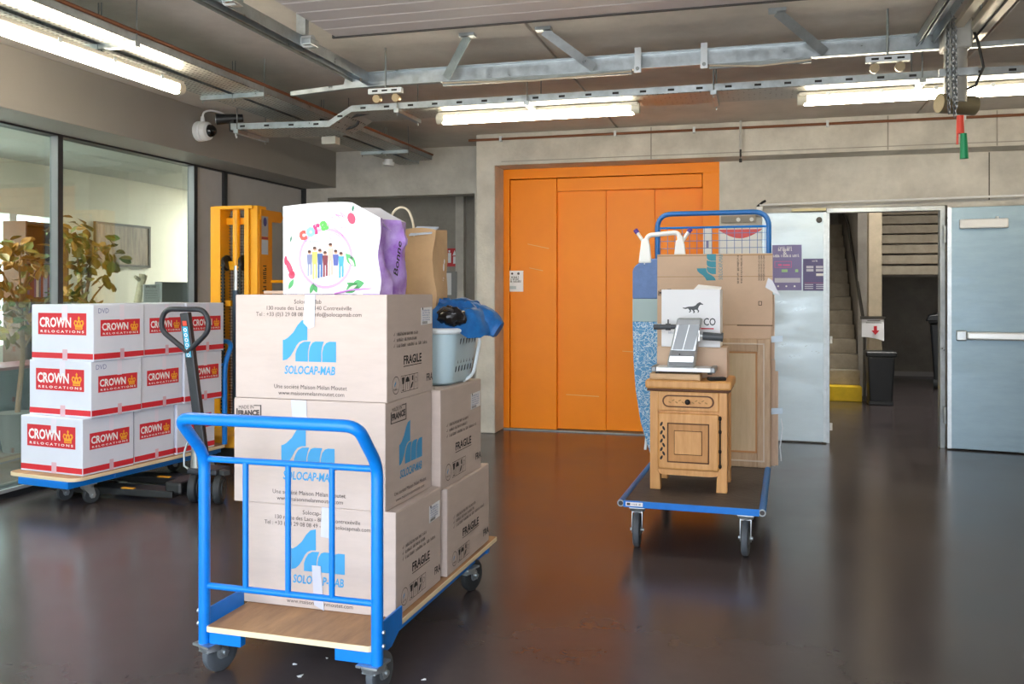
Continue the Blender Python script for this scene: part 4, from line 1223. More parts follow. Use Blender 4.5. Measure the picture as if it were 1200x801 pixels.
def red_label(par, f, x0, y0, x1, y1):
    lw, lh = x1 - x0, y1 - y0
    lb = flat([rect(x0, y0, x1, y1)], 'red_label', RED, par, f)
    text('CROWN', lh * .62, WHITE_P, lb, f, x0 + lw * .03, y0 + lh * .36, width=lw * .66, bold=lh * .02, k=2)
    flat(CROWN_P, 'crown_emblem', GOLD, lb, f, 2, x0 + lw * .755, y0 + lh * .26, lw * .19)
    flat(CROWN_C, 'crown_cutout', RED, lb, f, 3, x0 + lw * .755, y0 + lh * .26, lw * .19)
    text('R E L O C A T I O N S', lh * .15, WHITE_P, lb, f, x0 + lw * .05, y0 + lh * .1, width=lw * .9, bold=.0006, k=2)
def crown_carton(label, x1, y0, z, w_, d, h, rz=0.0, front=True, pen=None, low=0.0):
    # x1,y0: front-right corner in the trolley's frame
    P3 = Matrix.Translation(C0) @ Matrix.Rotation(rz3, 4, 'Z')
    loc = P3 @ Vector((x1 - w_ / 2, y0 + d / 2, z))
    t = thing('white_carton', label, 'carton', loc, rz3 + rz, 'white cartons with red labels')
    MB().box(-w_ / 2, w_ / 2, -d / 2, d / 2, .001, h - .002).build('body', CROWNW, t, bevel=.004)
    MB().box(-w_ / 2 + .003, w_ / 2 - .003, -d / 2 + .003, -.003, h - .004, h - .0005).build('top_flap', CROWNW, t)
    MB().box(-w_ / 2 + .003, w_ / 2 - .003, .003, d / 2 - .003, h - .004, h - .0005).build('top_flap', CROWNW, t)
    f = Face((-w_ / 2, -d / 2, 0), (1, 0, 0), (0, 0, 1)); s = Face((w_ / 2, -d / 2, 0), (0, 1, 0), (0, 0, 1))
    if front:
        red_label(t, f, w_ * .11, h * .46, w_ * .89, h * .85)
    red_label(t, s, d * .13, h * .44, d * .91, h * .73)
    flat([rect(0.003, h * .035, w_ - .003, h * .135)], 'red_band', RED, t, f)
    flat([rect(0.003, h * .035, d - .003, h * .135)], 'red_band', RED, t, s)
    TP = M('tape_milky', '#e3dff0', .35)
    for fc, L in ((f, w_), (s, d)):
        flat([rect(L * .51, h * .0 + .002, L * .59, h * .2)], 'tape', M('tape_pinkish', '#d9b4c4', .35), t, fc, 1.6)
        flat([rect(L * .5, h * .72, L * .59, h * .995)], 'tape', TP, t, fc, 1.6)
    if pen:
        text(pen, .05, M('pen_blue', '#7b86b8', .6), t, s, d * .08, h * .85, width=d * .2, k=1.2)
    return t
HB = .393
lay = (('bottom', .015, .0, ((0, .45), (.468, .40), (.885, .42))), ('middle', .04, .05, ((0, .45), (.462, .415), (.89, .42))), ('top', .05, .06, ((0, .455), (.467, .415), (.893, .42))))
pos = ('at the end farthest from the stacker', 'between its two neighbours', 'beside the yellow stacker')
for li, (nm, ox, oy, cells) in enumerate(lay):
    for ci, (y0, d) in enumerate(cells):
        crown_carton('white carton with red labels in the %s layer, %s' % (nm, pos[ci]), ox - .015 * (ci == 1), oy + y0, .22 + HB * li, .60, d, HB, R((0, .3, -.3)[ci]), True, 'DVD' if (ci == 0 and li > 0) else None)

# ------------------------------------------------------------------ hand pallet truck
t = thing('hand_pallet_truck', 'black hand pallet truck with looped handle in front of the white cartons', 'pallet truck', (-3.77, 5.56, 0))
DK = M('truck_dark', '#2d3038', .4, var=.1)
top = Vector((-.19, 0, 1.34)); base = Vector((-.06, .02, .34))
MB().beam(base, top, .072, .045, up=(0, 1, 0)).build('shaft', DK, t, bevel=.008)
lp = fillet([(-.165, -.01, 1.06), (-.395, -.01, 1.22), (-.36, -.01, 1.365), (-.02, -.01, 1.365), (.02, -.01, 1.22), (-.165, -.01, 1.06)], .075, 7)
MB().tube(lp, .019, n=12).build('loop_handle', DK, t, smooth=True)
dsh = (top - base).normalized(); c1 = base + dsh * .86
stf = Face(c1 + Vector((-.022, -.027, 0)), (1, 0, -dsh.x / dsh.z * 0), dsh)
s_ = flat([rect(.0, -.17, .045, .05)], 'sticker', M('sticker_cyan', '#3fb4dc', .45), t, stf)
flat([rect(.006, .055, .04, .09)], 'sticker_red', M('sticker_red', '#e2513a', .45), t, stf)
for i in range(6):
    flat(ring2(.022, -.155 + .036 * i, .008, .014, 10), 'sticker_mark', WHITE_P, s_, stf, 2)
MB().cyl((-.1, .0, .24), (-.1, .0, .42), .04, .035, n=16).build('pump', M('pump_steel', '#9a9c98', .35, metal=.6), t, smooth=True)
MB().tube([(-.16, -.02, .42), (-.18, -.03, .34), (-.18, -.03, .25), (-.12, -.03, .22)], .008).build('linkage', GALV, t, smooth=True)
MB().box(-.14, .1, -.06, .12, .2, .24).build('yoke', DK, t, bevel=.01)
MB().beam((-.14, .1, .23), (.16, -.02, .215), .05, .03).build('axle_beam', M('axle_steel', '#5f6264', .45, metal=.5), t)
for x in (-.1, .1):
    ax = Matrix.Translation((x, -.02, .1)) @ Matrix.Rotation(R(18), 4, 'Z') @ Matrix.Rotation(PI / 2, 4, 'Y')
    wq = MB().lathe([(.05, -.026), (.088, -.028), (.098, -.02), (.1, -.008), (.1, .008), (.098, .02), (.088, .028), (.05, .026)], 26, ax).build('steer_wheel', RUBBER_D, t, smooth=True)
    MB().lathe([(.012, -.018), (.02, -.03), (.058, -.03), (.066, -.034), (.066, .034), (.058, .03), (.02, .03), (.012, .018)], 20, ax).build('hub', M('hub_dark', '#4c5156', .45, metal=.4), wq, smooth=True)
YO = M('truck_yellow', '#d89a1e', .5, var=.15)
MB().box(-.28, -.14, -.12, .42, .06, .15).build('fork_head', BLACK, t, bevel=.02)
for y in (-.14, .26):
    fk = MB().prism([(-1.25, y, .05), (-1.15, y, .085), (-.2, y, .09), (-.2, y, .04), (-1.2, y, .035)], (0, .16, 0)).build('fork', BLACK, t, bevel=.006)
    MB().box(-.62, -.52, y - .003, y + .03, .088, .094).build('fork_wear', YO, fk)
    MB().cyl((-1.1, y + .02, .035), (-1.1, y + .14, .035), .034, n=14).build('load_roller', RUBBER_D, fk, smooth=True)

# ------------------------------------------------------------------ yellow stacker
t = thing('pallet_stacker', 'tall yellow manual pallet stacker with chain mast against the grey panels', 'stacker', (-4.51, 7.05, 0))
H2 = 2.25
def channel(x0, x1, y0, y1, name='mast_column'):
    MB().box(x0, x1, y0, y1, .06, H2).build(name, YELLOW, t, bevel=.004)
channel(-.24, -.19, -.02, .12); channel(-.185, -.12, -.05, .12)
channel(.12, .165, -.05, .12); channel(.17, .24, -.03, .12)
MB().box(.24, .252, -.01, .2, .06, H2 - .12).build('side_plate', M('yellow_side', '#e0900f', .42, var=.05), t)
MB().box(-.19, .20, -.052, .1, H2 - .03, H2).build('top_bar', YELLOW, t, bevel=.003)
MB().box(-.12, .12, .05, .08, H2 - .16, H2 - .1).build('cross_bar', YELLOW, t)
MB().prism([(.2, .02, H2 - .13), (.2, .36, H2 - .13), (.2, .4, H2 - .08), (.2, .36, H2 - .03), (.2, .02, H2 - .03)], (.05, 0, 0)).build('top_bracket', M('yellow_side', '#e0900f', .42, var=.05), t)
MB().cyl((.0, 0.02, 1.72), (0, .02, H2 - .03), .033, n=14).build('ram', YELLOW, t, smooth=True)
MB().cyl((0, 0.02, 1.45), (0, .02, 1.72), .024, n=14).build('piston', M('piston_grey', '#c9ccd0', .3, metal=.5), t, smooth=True)
MB().cyl((0, 0.02, .1), (0, .02, 1.5), .036, n=14).build('cylinder', M('cyl_slate', '#3c4f66', .4), t, smooth=True)
MB().box(-.075, .075, -.0, .04, 1.68, 1.76).build('yoke', YELLOW, t, bevel=.006)
for s in (-1, 1):
    pu = MB().lathe([(.02, -.018), (.062, -.018), (.066, -.012), (.055, 0), (.066, .012), (.062, .018), (.02, .018)], 22, Matrix.Translation((s * .085, .0, 1.74)) @ Matrix.Rotation(R(80), 4, 'Y') @ Matrix.Rotation(PI / 2, 4, 'Z')).build('chain_wheel', M('wheel_dark', '#26221f', .4, metal=.3), t, smooth=True)
    m = MB()
    path_ = [(s * .085, -.06 , .12 + .03 * i) for i in range(54)] + [(s * .085, -.062 * math.cos(a), 1.74 + .062 * math.sin(a)) for a in [PI * i / 8 for i in range(9)]]
    for (x, y, z) in path_[:-9]:
        m.box(x - .017, x + .017, y - .008, y + .008, z, z + .019)
        m.box(x - .010, x + .010, y - .005, y + .005, z + .019, z + .03)
    m.tube(path_[-9:], .014, n=8)
    m.build('chain', M('chain_dark', '#2a2623', .45, metal=.5), t)
m = MB()
for i in range(70):
    z = .3 + .027 * i
    m.box(-.12, .12, .085, .088, z, z + .005)
for i in range(9):
    x = -.11 + .0275 * i
    m.box(x, x + .004, .088, .091, .3, 2.19)
m.build('guard_mesh', M('mesh_dark', '#4a4640', .5, metal=.3), t)
for z in (1.36,):
    for s in (-1, 1):
        MB().box(s * .07 - .03, s * .07 + .03, -.01, .03, z, z + .05).build('clamp', YELLOW, t)
sfc = Face((.252, 0, 0), (0, 1, 0), (0, 0, 1))
flat([rect(.02, 1.98, .13, 2.16)], 'side_label', M('label_grey', '#a9a7a8', .5), t, sfc)
flat([rect(.02, 1.955, .13, 1.975)], 'side_label_red', M('label_red', '#a83a44', .5), t, sfc)
flat([rect(.02, 1.82, .13, 1.95)], 'side_label', M('label_pale', '#c3cbd6', .5), t, sfc)
flat([disc2(.075, 2.11, .03, .04)], 'label_mark', M('label_navy', '#3a3a78', .5), t, sfc, 2)
greek(t, Face((.252, .05, 1.49), (0, 0, 1), (0, -1, 0)), 0, -.05, .29, .055, INK_D, seed=4)
MB().cyl((.24, .19, 1.58), (.75, .3, 1.58), .014, n=8).build('side_bar', YELLOW, t, smooth=True)
cow = MB().prism([(-.1, -.42, .17), (-.1, -.38, .26), (-.1, -.1, .3), (-.1, .05, .3), (-.1, .05, .17)], (.42, 0, 0)).build('chassis_cowl', YO, t, bevel=.02, seg=3)
MB().box(-.06, .3, -.36, .05, .06, .19).build('chassis', BLACK, t, bevel=.02)
for x in (-.24, .24):
    MB().box(x - .05, x + .05, -.05, .4, .03, .1).build('leg', YELLOW, t, bevel=.01)
    MB().cyl((x - .03, .34, .045), (x + .03, .34, .045), .045, n=14).build('wheel', RUBBER_D, t, smooth=True)

# ------------------------------------------------------------------ right-hand blue trolley
rz2 = R(-1.8)
T2 = thing('platform_trolley', 'blue platform trolley with dark deck and tall mesh end carrying the nightstand', 'trolley', (-.385, 5.225, 0), rz2)
deck(T2, -.385, .385, .01, 1.53, .235, .262, .005, PLY_D, PLY_D)
for s in (-1, 1):
    tb = MB().tube([(s * .4, .0, .253), (s * .4, 1.55, .253)], .021, n=16, cap=False).build('side_tube', BLUE_T2, T2, smooth=True)
    MB().lathe([(.0205, 0), (.0135, 0), (.0135, .05), (.0205, .05)], 16, Matrix.Translation((s * .4, -.0005, .253)) @ Matrix.Rotation(-PI / 2, 4, 'X')).build('tube_end', GALV, tb, smooth=True)
for s in (-1, 1):
    MB().cyl((s * .4, -.0012, .253), (s * .4, -.0008, .253), .0135, n=16).build('tube_shade_disc', M('bore_shade', '#3d3a3a', .6), T2)
fb = MB().box(-.385, .385, -.004, .012, .232, .27).build('front_bar', BLUE, T2, bevel=.003)
MB().box(-.385, .385, 1.53, 1.55, .232, .27).build('rear_bar', BLUE_T2, T2, bevel=.003)
lf = Face((-.385, -.004, .232), (1, 0, 0), (0, 0, 1))
lb = flat([rect(.015, .008, .115, .032)], 'maker_label', WHITE_P, T2, lf)
flat([rect(.022, .013, .042, .027)], 'label_mark', INK, lb, lf, 2)
greek(lb, lf, .05, .016, .055, .008, INK, k=2)
caster(T2, -.31, .06, .232, .1, R(-86), wd=.04, trail=.035, tyre=RUBBER)
caster(T2, .31, .06, .232, .1, R(-92), wd=.04, trail=.035, tyre=RUBBER)
caster(T2, -.31, 1.35, .232, .1, R(90), wd=.04, trail=.0, tyre=RUBBER_D, swivel=False)
caster(T2, .31, 1.35, .232, .1, R(90), wd=.04, trail=.0, tyre=RUBBER_D, swivel=False)
hpth = fillet([(-.402, 1.54, .25), (-.402, 1.54, 2.07), (.402, 1.54, 2.07), (.402, 1.54, .25)], .11, 8)
MB().tube(hpth, .0185, n=14).build('end_frame', BLUE_T2, T2, smooth=True)
MB().cyl((-.402, 1.54, 1.965), (.402, 1.54, 1.965), .008, n=8).build('mesh_rail', BLUE, T2, smooth=True)
m = MB()
for i in range(15):
    x = -.38 + .054 * i
    m.cyl((x, 1.54, .3), (x, 1.54, 1.965), .0022, n=5)
for i in range(31):
    z = .3 + .054 * i
    m.cyl((-.4, 1.54, z), (.4, 1.54, z), .0022, n=5)
m.build('wire_mesh', M('mesh_blue', '#5f86bd', .4), T2)

Z2 = .2625
# ------------------------------------------------------------------ nightstand
t = thing('nightstand', 'small oak nightstand with carved drawer and panelled door on the right trolley', 'nightstand', (-.418, 5.815, Z2), rz2)
W2, D2 = .235, .20
def leg(x, y):
    s, q = (1 if x > 0 else -1), (1 if y > 0 else -1)
    m = MB()
    def sec(z, wi):
        xa, xb = sorted((s * W2, s * (W2 - wi))); ya, yb = sorted((q * D2, q * (D2 - wi)))
        return [(xa, ya, z), (xb, ya, z), (xb, yb, z), (xa, yb, z)]
    zs = [(0, .066), (.09, .062), (.115, .05), (.63, .05)]
    vs = [p for z, wi in zs for p in sec(z, wi)]
    fs = [(3, 2, 1, 0), (12, 13, 14, 15)]
    for j in range(3):
        fs += [(j * 4 + i, j * 4 + (i + 1) % 4, (j + 1) * 4 + (i + 1) % 4, (j + 1) * 4 + i) for i in range(4)]
    m.add(vs, fs).build('leg', OAK, t, bevel=.003)
for x in (-1, 1):
    for y in (-1, 1):
        leg(x, y)
tp = MB().box(-.262, .262, -.228, .225, .628, .682).build('top', OAK, t, bevel=.014, seg=3)
MB().box(-.252, .252, -.217, .215, .612, .63).build('top_moulding', OAK_D, t, bevel=.006)
MB().box(-.20, .20, -.185, .19, .1, .62).build('carcass', OAK, t)
for s in (-1, 1):
    MB().box(min(s * .2, s * .222), max(s * .2, s * .222), -.16, .16, .11, .61).build('side_panel', OAK, t)
MB().prism([(-.19, -.19, .1), (-.19, -.19, .125), (.19, -.19, .125), (.19, -.19, .1), (.14, -.19, .092), (-.14, -.19, .092)], (0, .02, 0)).build('apron', OAK, t)
dr = MB().box(-.186, .186, -.204, -.18, .492, .612).build('drawer', OAK, t, bevel=.006)
def stadium(cx, cy, hw, hh, n=8):
    return [(cx + hw - hh + hh * math.cos(a), cy + hh * math.sin(a)) for a in [-PI / 2 + PI * i / n for i in range(n + 1)]] + [(cx - hw + hh + hh * math.cos(a), cy + hh * math.sin(a)) for a in [PI / 2 + PI * i / n for i in range(n + 1)]]
nfc = Face((0, -.204, 0), (1, 0, 0), (0, 0, 1), .0015)
MB().prism([(a, -.206, b) for a, b in stadium(0, .552, .158, .038)], (0, .004, 0)).build('drawer_moulding', OAK_D, dr, bevel=.0015)
MB().prism([(a, -.209, b) for a, b in stadium(0, .552, .148, .030)], (0, .004, 0)).build('drawer_field', OAK, dr, bevel=.002)
cf = Face((0, -.209, 0), (1, 0, 0), (0, 0, 1), .001)
cv = []
for s in (-1, 1):
    for k in range(5):
        cv.append(disc2(s * (.03 + .02 * k), .552 + .006 * (1 if k % 2 else -1), .010, .004, 8, R(30 if k % 2 else -30)))
flat(cv, 'drawer_carving', M('oak_carving', '#a97a3f', .6), dr, cf)
MB().lathe([(.006, 0), (.006, .012), (.016, .018), (.017, .026), (.008, .032)], 16, Matrix.Translation((0, -.209, .552)) @ Matrix.Rotation(PI / 2, 4, 'X')).build('knob', IRON, dr, smooth=True)
do = MB().box(-.186, .186, -.204, -.18, .128, .478).build('door', OAK, t, bevel=.014, seg=3)
def raised(x0, z0, x1, z1, name, mat, dep, par, thick=.004):
    MB().box(x0, x1, -.204 - dep, -.204 - dep + thick + .001, z0, z1).build(name, mat, par, bevel=.003)
for (x0, z0, x1, z1) in ((-.128, .41, .128, .418), (-.128, .172, .128, .18), (-.128, .172, -.12, .418), (.12, .172, .128, .418)):
    raised(x0, z0, x1, z1, 'door_moulding', OAK_D, .003, do)
raised(-.12, .18, .12, .41, 'door_panel', M('oak_warm', '#cf9350', .45, col2='#b27a38', vscale=5, stretch=(6, 6, .7)), .001, do)
raised(-.086, .222, .086, .372, 'panel_groove', OAK_D, .003, do)
raised(-.082, .226, .082, .368, 'panel_field', OAK, .006, do)
ks = []
for k in range(9):
    z = .2 + .026 * k
    ks.append(disc2(-.156 + .007 * (1 if k % 2 else -1), z, .007, .015, 10, R(25 if k % 2 else -25)))
flat(ks, 'keyhole_plate', IRON, do, nfc)
MB().cyl((.193, -.212, .16), (.193, -.212, .44), .005, n=8).build('hinge_rod', IRON, t, smooth=True)
for z in (.15, .24, .36, .44):
    MB().lathe([(.003, 0), (.009, .008), (.009, .02), (.004, .03)], 10, Matrix.Translation((.193, -.212, z))).build('hinge_finial', IRON, t, smooth=True)

ZN = Z2 + .682
# things on the nightstand
t = tag(MB().box(-.155, .155, -.07, .07, 0, .038).build('wooden_board', M('board_wood', '#d9b98f', .55, col2='#b9966d', vscale=6, stretch=(1, 6, 6)), bevel=.004), 'thin wooden board under the grey slicing machine', 'board')
t.location = (-.505, 5.70, ZN); t.rotation_euler = (0, 0, rz2)
t = thing('phone', 'flat black handset lying on the nightstand corner', 'phone', (-.255, 5.66, ZN), R(22))
MB().box(-.055, .055, -.028, .028, 0.0, .022).build('body', M('phone_black', '#1f1f22', .35), t, bevel=.008, seg=3)
flat([rect(-.03, -.006, .03, .004)], 'marking', WHITE_P, t, Face((0, 0, .022), (1, 0, 0), (0, 1, 0)))
# grey slicer
ZS = ZN + .038
t = thing('slicing_machine', 'silver grey kitchen machine with two dark grips standing on a wooden board', 'kitchen machine', (-.452, 5.70, ZS), rz2)
SIL = M('machine_silver', '#b9bec2', .3, metal=.55)
GRY = M('machine_grey', '#85898c', .4, metal=.4)
MB().box(-.19, .19, -.09, .075, .012, .042).build('base', M('machine_white', '#dfe5ea', .3, metal=.2), t, bevel=.006)
for x in (-.16, .16):
    for y in (-.06, .05):
        MB().cyl((x, y, 0), (x, y, .014), .014, n=10).build('foot', BLACK, t)
MB().box(.165, .195, -.095, .08, .01, .046).build('end_cap', GRY, t, bevel=.006)
MB().box(-.195, -.165, -.095, .08, .01, .046).build('end_cap', GRY, t, bevel=.006)
sec = [(-.075, .042), (-.085, .075), (-.082, .11), (-.06, .145), (-.035, .30), (-.02, .345), (.03, .345), (.055, .3), (.06, .042)]
hw = {}
vs, n = [], len(sec)
for s in (-1, 1):
    for (y, z) in sec:
        wq = .082 if z < .12 else .082 - (z - .12) * .03
        sh = -.02 + (z - .04) * .17
        vs.append((sh + s * wq, y, z))
fs = [tuple(range(n)), tuple(reversed(range(n, 2 * n)))] + [(i, (i + 1) % n, n + (i + 1) % n, n + i) for i in range(n)]
MB().add(vs, fs).build('body', SIL, t, bevel=.01, seg=3)
MB().prism([(-.068, -.067, .15), (.058, -.067, .15), (.098, -.04, .305), (-.03, -.04, .305)], (0, .004, 0)).build('face_plate', GRY, t)
MB().prism([(-.006, -.0695, .15), (-.002, -.0695, .15), (.036, -.0425, .305), (.032, -.0425, .305)], (0, .003, 0)).build('seam', ALU, t)
MB().cyl((-.022, -.0845, .122), (-.022, -.09, .122), .005, n=8).build('screw', BLACK, t)
GRP = M('grip_slate', '#4a4f55', .5)
MB().cyl((-.19, -.02, .286), (-.04, -.02, .29), .017, .015, n=12).build('left_grip', GRP, t, smooth=True)
MB().cyl((-.1, -.02, .29), (-.1, -.02, .335), .005, n=8).build('left_lever', GRP, t)
MB().cyl((-.115, -.02, .288), (-.085, -.02, .288), .022, n=12).build('left_collar', GRP, t, smooth=True)
MB().cyl((.115, -.03, .235), (.235, -.03, .228), .026, .024, n=14).build('right_grip', GRP, t, smooth=True)
MB().cyl((.06, -.02, .245), (.115, -.03, .235), .014, n=10).build('right_shaft', ALU, t, smooth=True)
MB().cyl((.225, -.03, .229), (.237, -.03, .228), .029, n=14).build('right_collar', GRP, t, smooth=True)
MB().box(.07, .1, -.04, .0, .2, .27).build('lever', ALU, t, bevel=.004)
# brown box then white box on the back half of the nightstand
t = thing('small_brown_carton', 'small plain brown carton under the white box on the nightstand', 'carton', (-.418, 5.905, ZN), rz2)
MB().box(-.215, .225, -.105, .105, 0.001, .192).build('body', CARD_S, t, bevel=.003)
MB().box(-.213, .223, -.002, .103, .189, .193).build('top_flap', CARD_S, t)
MB().box(-.213, .223, -.103, -.004, .189, .193).build('top_flap', CARD_S, t)
t = thing('white_box', 'white printed box with a galloping horse behind the slicing machine', 'box', (-.42, 5.905, ZN + .194), rz2)
MB().box(-.185, .185, -.1, .1, 0.001, .365).build('body', M('box_white', '#eceef2', .5), t, bevel=.003)
MB().prism([(.0, .05, .363), (.18, .02, .363), (.18, .09, .385), (.03, .09, .40)], (0, .002, 0)).build('open_flap', M('box_white', '#eceef2', .5), t)
MB().box(-.183, .183, -.1, .1, .364, .367).build('top_flap', M('box_white', '#eceef2', .5), t)
wf = Face((-.185, -.1, 0), (1, 0, 0), (0, 0, 1))
HORSE = [(0, .52), (.12, .5), (.25, .58), (.34, .6), (.5, .62), (.62, .7), (.7, .86), (.8, .98), (.86, 1.0), (.9, .92), (1.0, .82), (.97, .76), (.87, .78), (.8, .66), (.76, .5), (.74, .38), (.8, .22), (.76, .06), (.72, .06), (.74, .22), (.66, .34), (.56, .3), (.6, .12), (.55, .02), (.5, .04), (.53, .14), (.47, .3), (.4, .34), (.42, .18), (.34, .06), (.3, .1), (.36, .22), (.3, .36), (.26, .44), (.14, .38), (.02, .44)]
flat([[(a, b * .55) for a, b in HORSE]], 'horse_emblem', M('print_slate', '#4b5258', .6), t, wf, 1, .135, .215, .13)
text('CO', .066, M('print_slate', '#4b5258', .6), t, wf, .265, .14, width=.075, bold=.001)
flat([rect(.04, .115, .33, .123)], 'red_rule', RED, t, wf)
greek(t, wf, .045, .085, .06, .012, M('print_faint', '#b9c2d2', .6))
wsf = Face((.185, -.1, 0), (0, 1, 0), (0, 0, 1))
flat([rect(.15, .04 + .012 * i, .175, .046 + .012 * i) for i in range(5)], 'side_print', INK_D, t, wsf)

# ------------------------------------------------------------------ panelled cupboard door leaning at the back
def PYl(u, v, Y):
    return PY(u, v, Y)
Yp = 6.50
xr = PY(903, 450, Yp).x; zp = PY(903, 397, Yp + .03).z
t = thing('cupboard_door', 'pale wooden cupboard door with raised panel leaning behind the nightstand', 'cupboard door', (xr - .25, Yp, Z2), rz2)
t.rotation_euler = (R(-2.0), 0, rz2)
hh = zp - Z2
for (x0, x1, z0, z1) in ((-.25, -.16, 0, hh), (.16, .25, 0, hh), (-.16, .16, 0, .1), (-.16, .16, hh - .09, hh)):
    MB().box(x0, x1, -.012, .012, z0, z1).build('frame_rail', OAK_P, t, bevel=.005)
for (x0, x1, z0, z1) in ((-.21, -.2, .04, hh - .03), (.2, .21, .04, hh - .03), (-.21, .21, .04, .05), (-.21, .21, hh - .04, hh - .03)):
    MB().box(x0, x1, -.016, -.011, z0, z1).build('moulding', M('pale_edge', '#cfc0ae', .5), t, bevel=.002)
for (x0, x1, z0, z1) in ((-.16, -.148, .1, hh - .09), (.148, .16, .1, hh - .09), (-.16, .16, .1, .112), (-.16, .16, hh - .102, hh - .09)):
    MB().box(x0, x1, -.009, .005, z0, z1).build('inner_moulding', M('oak_amber', '#b9824c', .5), t, bevel=.002)
MB().box(-.15, .15, -.001, .01, .11, hh - .1).build('panel', M('panel_sand', '#d3bd9c', .55, col2='#c2aa86', vscale=5, stretch=(6, 6, .7)), t)

# ------------------------------------------------------------------ flattened cartons
def sheet_carton(label, u0, v0, u1, v1, Y, th, deco):
    a, b = PY(u0, v0, Y), PY(u1, v1, Y)
    z0 = max(b.z, Z2 + .001)
    t = thing('flattened_carton', label, 'carton', ((a.x + b.x) / 2, Y + th / 2, z0), rz2, 'flattened cartons against the mesh end')
    w_, h = b.x - a.x, a.z - z0
    deco(t, w_, h, th)
    return t
def deco1(t, w_, h, th):
    # cut along the fold so the flap line shows
    zf = h * .66
    MB().box(-w_ / 2, w_ / 2, -th / 2, th / 2, zf + .004, h).build('upper_sheet', CARD_S, t, bevel=.002)
    MB().box(-w_ / 2, w_ / 2 - .01, -th / 2, th / 2, 0, zf).build('lower_sheet', CARD_S, t, bevel=.002)
    f = Face((-w_ / 2, -th / 2, 0), (1, 0, 0), (0, 0, 1))
    # print lies sideways on the flattened sheet
    fr = Face(f.p(w_ * .56, h * .99, 0), (0, 0, -1), (1, 0, 0), .0015)
    lg = Face(f.p(w_ * .37, h * .98, 0), (0, 0, -1), (1, 0, 0), .0015)
    LT = M('print_teal', '#3a93a8', .6)
    uf = Face(f.p(w_ * .52, h - .19, 0), (0, 0, 1), (-1, 0, 0), .0015)
    flat(THUMB, 'logo', LT, t, uf, 1, 0, 0, .188)
    text('SOLOCAP-MAB', .04, LT, t, Face(f.p(w_ * .575, h - .186, 0), (0, 0, 1), (-1, 0, 0), .0015), 0, 0, width=.18, shear=.1)
    greek(t, Face(f.p(w_ * .70, h * .99, 0), (0, 0, -1), (1, 0, 0), .0015), 0, 0, .21, .012, INK)
    greek(t, Face(f.p(w_ * .73, h * .99, 0), (0, 0, -1), (1, 0, 0), .0015), 0, 0, .2, .011, INK)
    for q in (.88, .9, .92):
        greek(t, Face(f.p(w_ * q, h * .99, 0), (0, 0, -1), (1, 0, 0), .0015), 0, 0, .18, .01, INK)
    flat(frame2(w_ * .88, h * .755, w_ * .91, h * .775, .004), 'mark', INK_D, t, f)
    flat([rect(w_ * .7, zf - .004, w_, zf + .006)], 'fold_line', M('fold_brown', '#7b6551', .7), t, f)
    text('FRA', .05, INK_D, t, Face(f.p(w_ * .735, h * .48, 0), (0, 0, 1), (-1, 0, 0), .0015), .07, 0, width=.075, bold=.001)
    flat(frame2(w_ * .69, h * .36, w_ * .735, h * .52, .003) + [disc2(w_ * .715, h * .47, .012), rect(w_ * .70, h * .38, w_ * .73, h * .41)], 'icon', INK, t, f)
    made_in(t, f, .01, h * .80, .09, .05)
    flat([rect(0, h * .89, w_, h * .893), rect(0, h * .99, w_, h * .995)], 'crease', M('fold_tan', '#b08d68', .7), t, f)
    MB().prism([(w_ / 2 - .05, -th / 2 - .002, h * .84), (w_ / 2 - .03, -th / 2 - .004, h * .885), (w_ / 2 + .0, -th / 2 - .006, h * .87), (w_ / 2 + .05, -th / 2 - .01, h * .80)], (0, .002, 0)).build('torn_tape', TAPE, t)
def deco2(t, w_, h, th):
    MB().box(-w_ / 2, w_ / 2, -th / 2, th / 2, 0, h * .62).build('lower_sheet', CARD_S, t, bevel=.002)
    MB().box(-w_ / 2, w_ / 2 - .004, -th / 2, th / 2, h * .622, h).build('upper_sheet', CARD_S, t, bevel=.002)
    for z in (h * .3, h * .72):
        MB().prism([(w_ / 2 - .03, -th / 2 - .002, z), (w_ / 2 + .05, -th / 2 - .002, z + .01), (w_ / 2 + .05, -th / 2 - .002, z + .05), (w_ / 2 - .03, -th / 2 - .002, z + .045)], (0, .0015, 0)).build('tape', M('tape_blueish', '#bcd2e4', .25), t)
def deco3(t, w_, h, th):
    MB().box(-w_ / 2, w_ / 2, -th / 2, th / 2, 0, h).build('sheet', CARD_S, t, bevel=.002)
    f = Face((w_ / 2, -th / 2, 0), (0, 1, 0), (0, 0, 1))
    MB().tube([(w_ / 2 + .02, -th / 2, h * .5), (w_ / 2 + .03, -th / 2 - .01, h * .4), (w_ / 2 + .012, -th / 2, h * .2), (w_ / 2 + .02, -th / 2, h * .05)], .004).build('strap', M('strap_pale', '#dfe6ec', .4), t)
sheet_carton('tallest flattened brown carton with sideways print leaning on the mesh end', 770, 298, 905.5, 560, 6.56, .012, deco1)
sheet_carton('flattened brown carton with taped edge second in the leaning stack', 790, 345, 908.5, 560, 6.585, .012, deco2)
sheet_carton('flattened brown carton at the back of the leaning stack against the mesh', 800, 432, 912, 560, 6.61, .012, deco3)

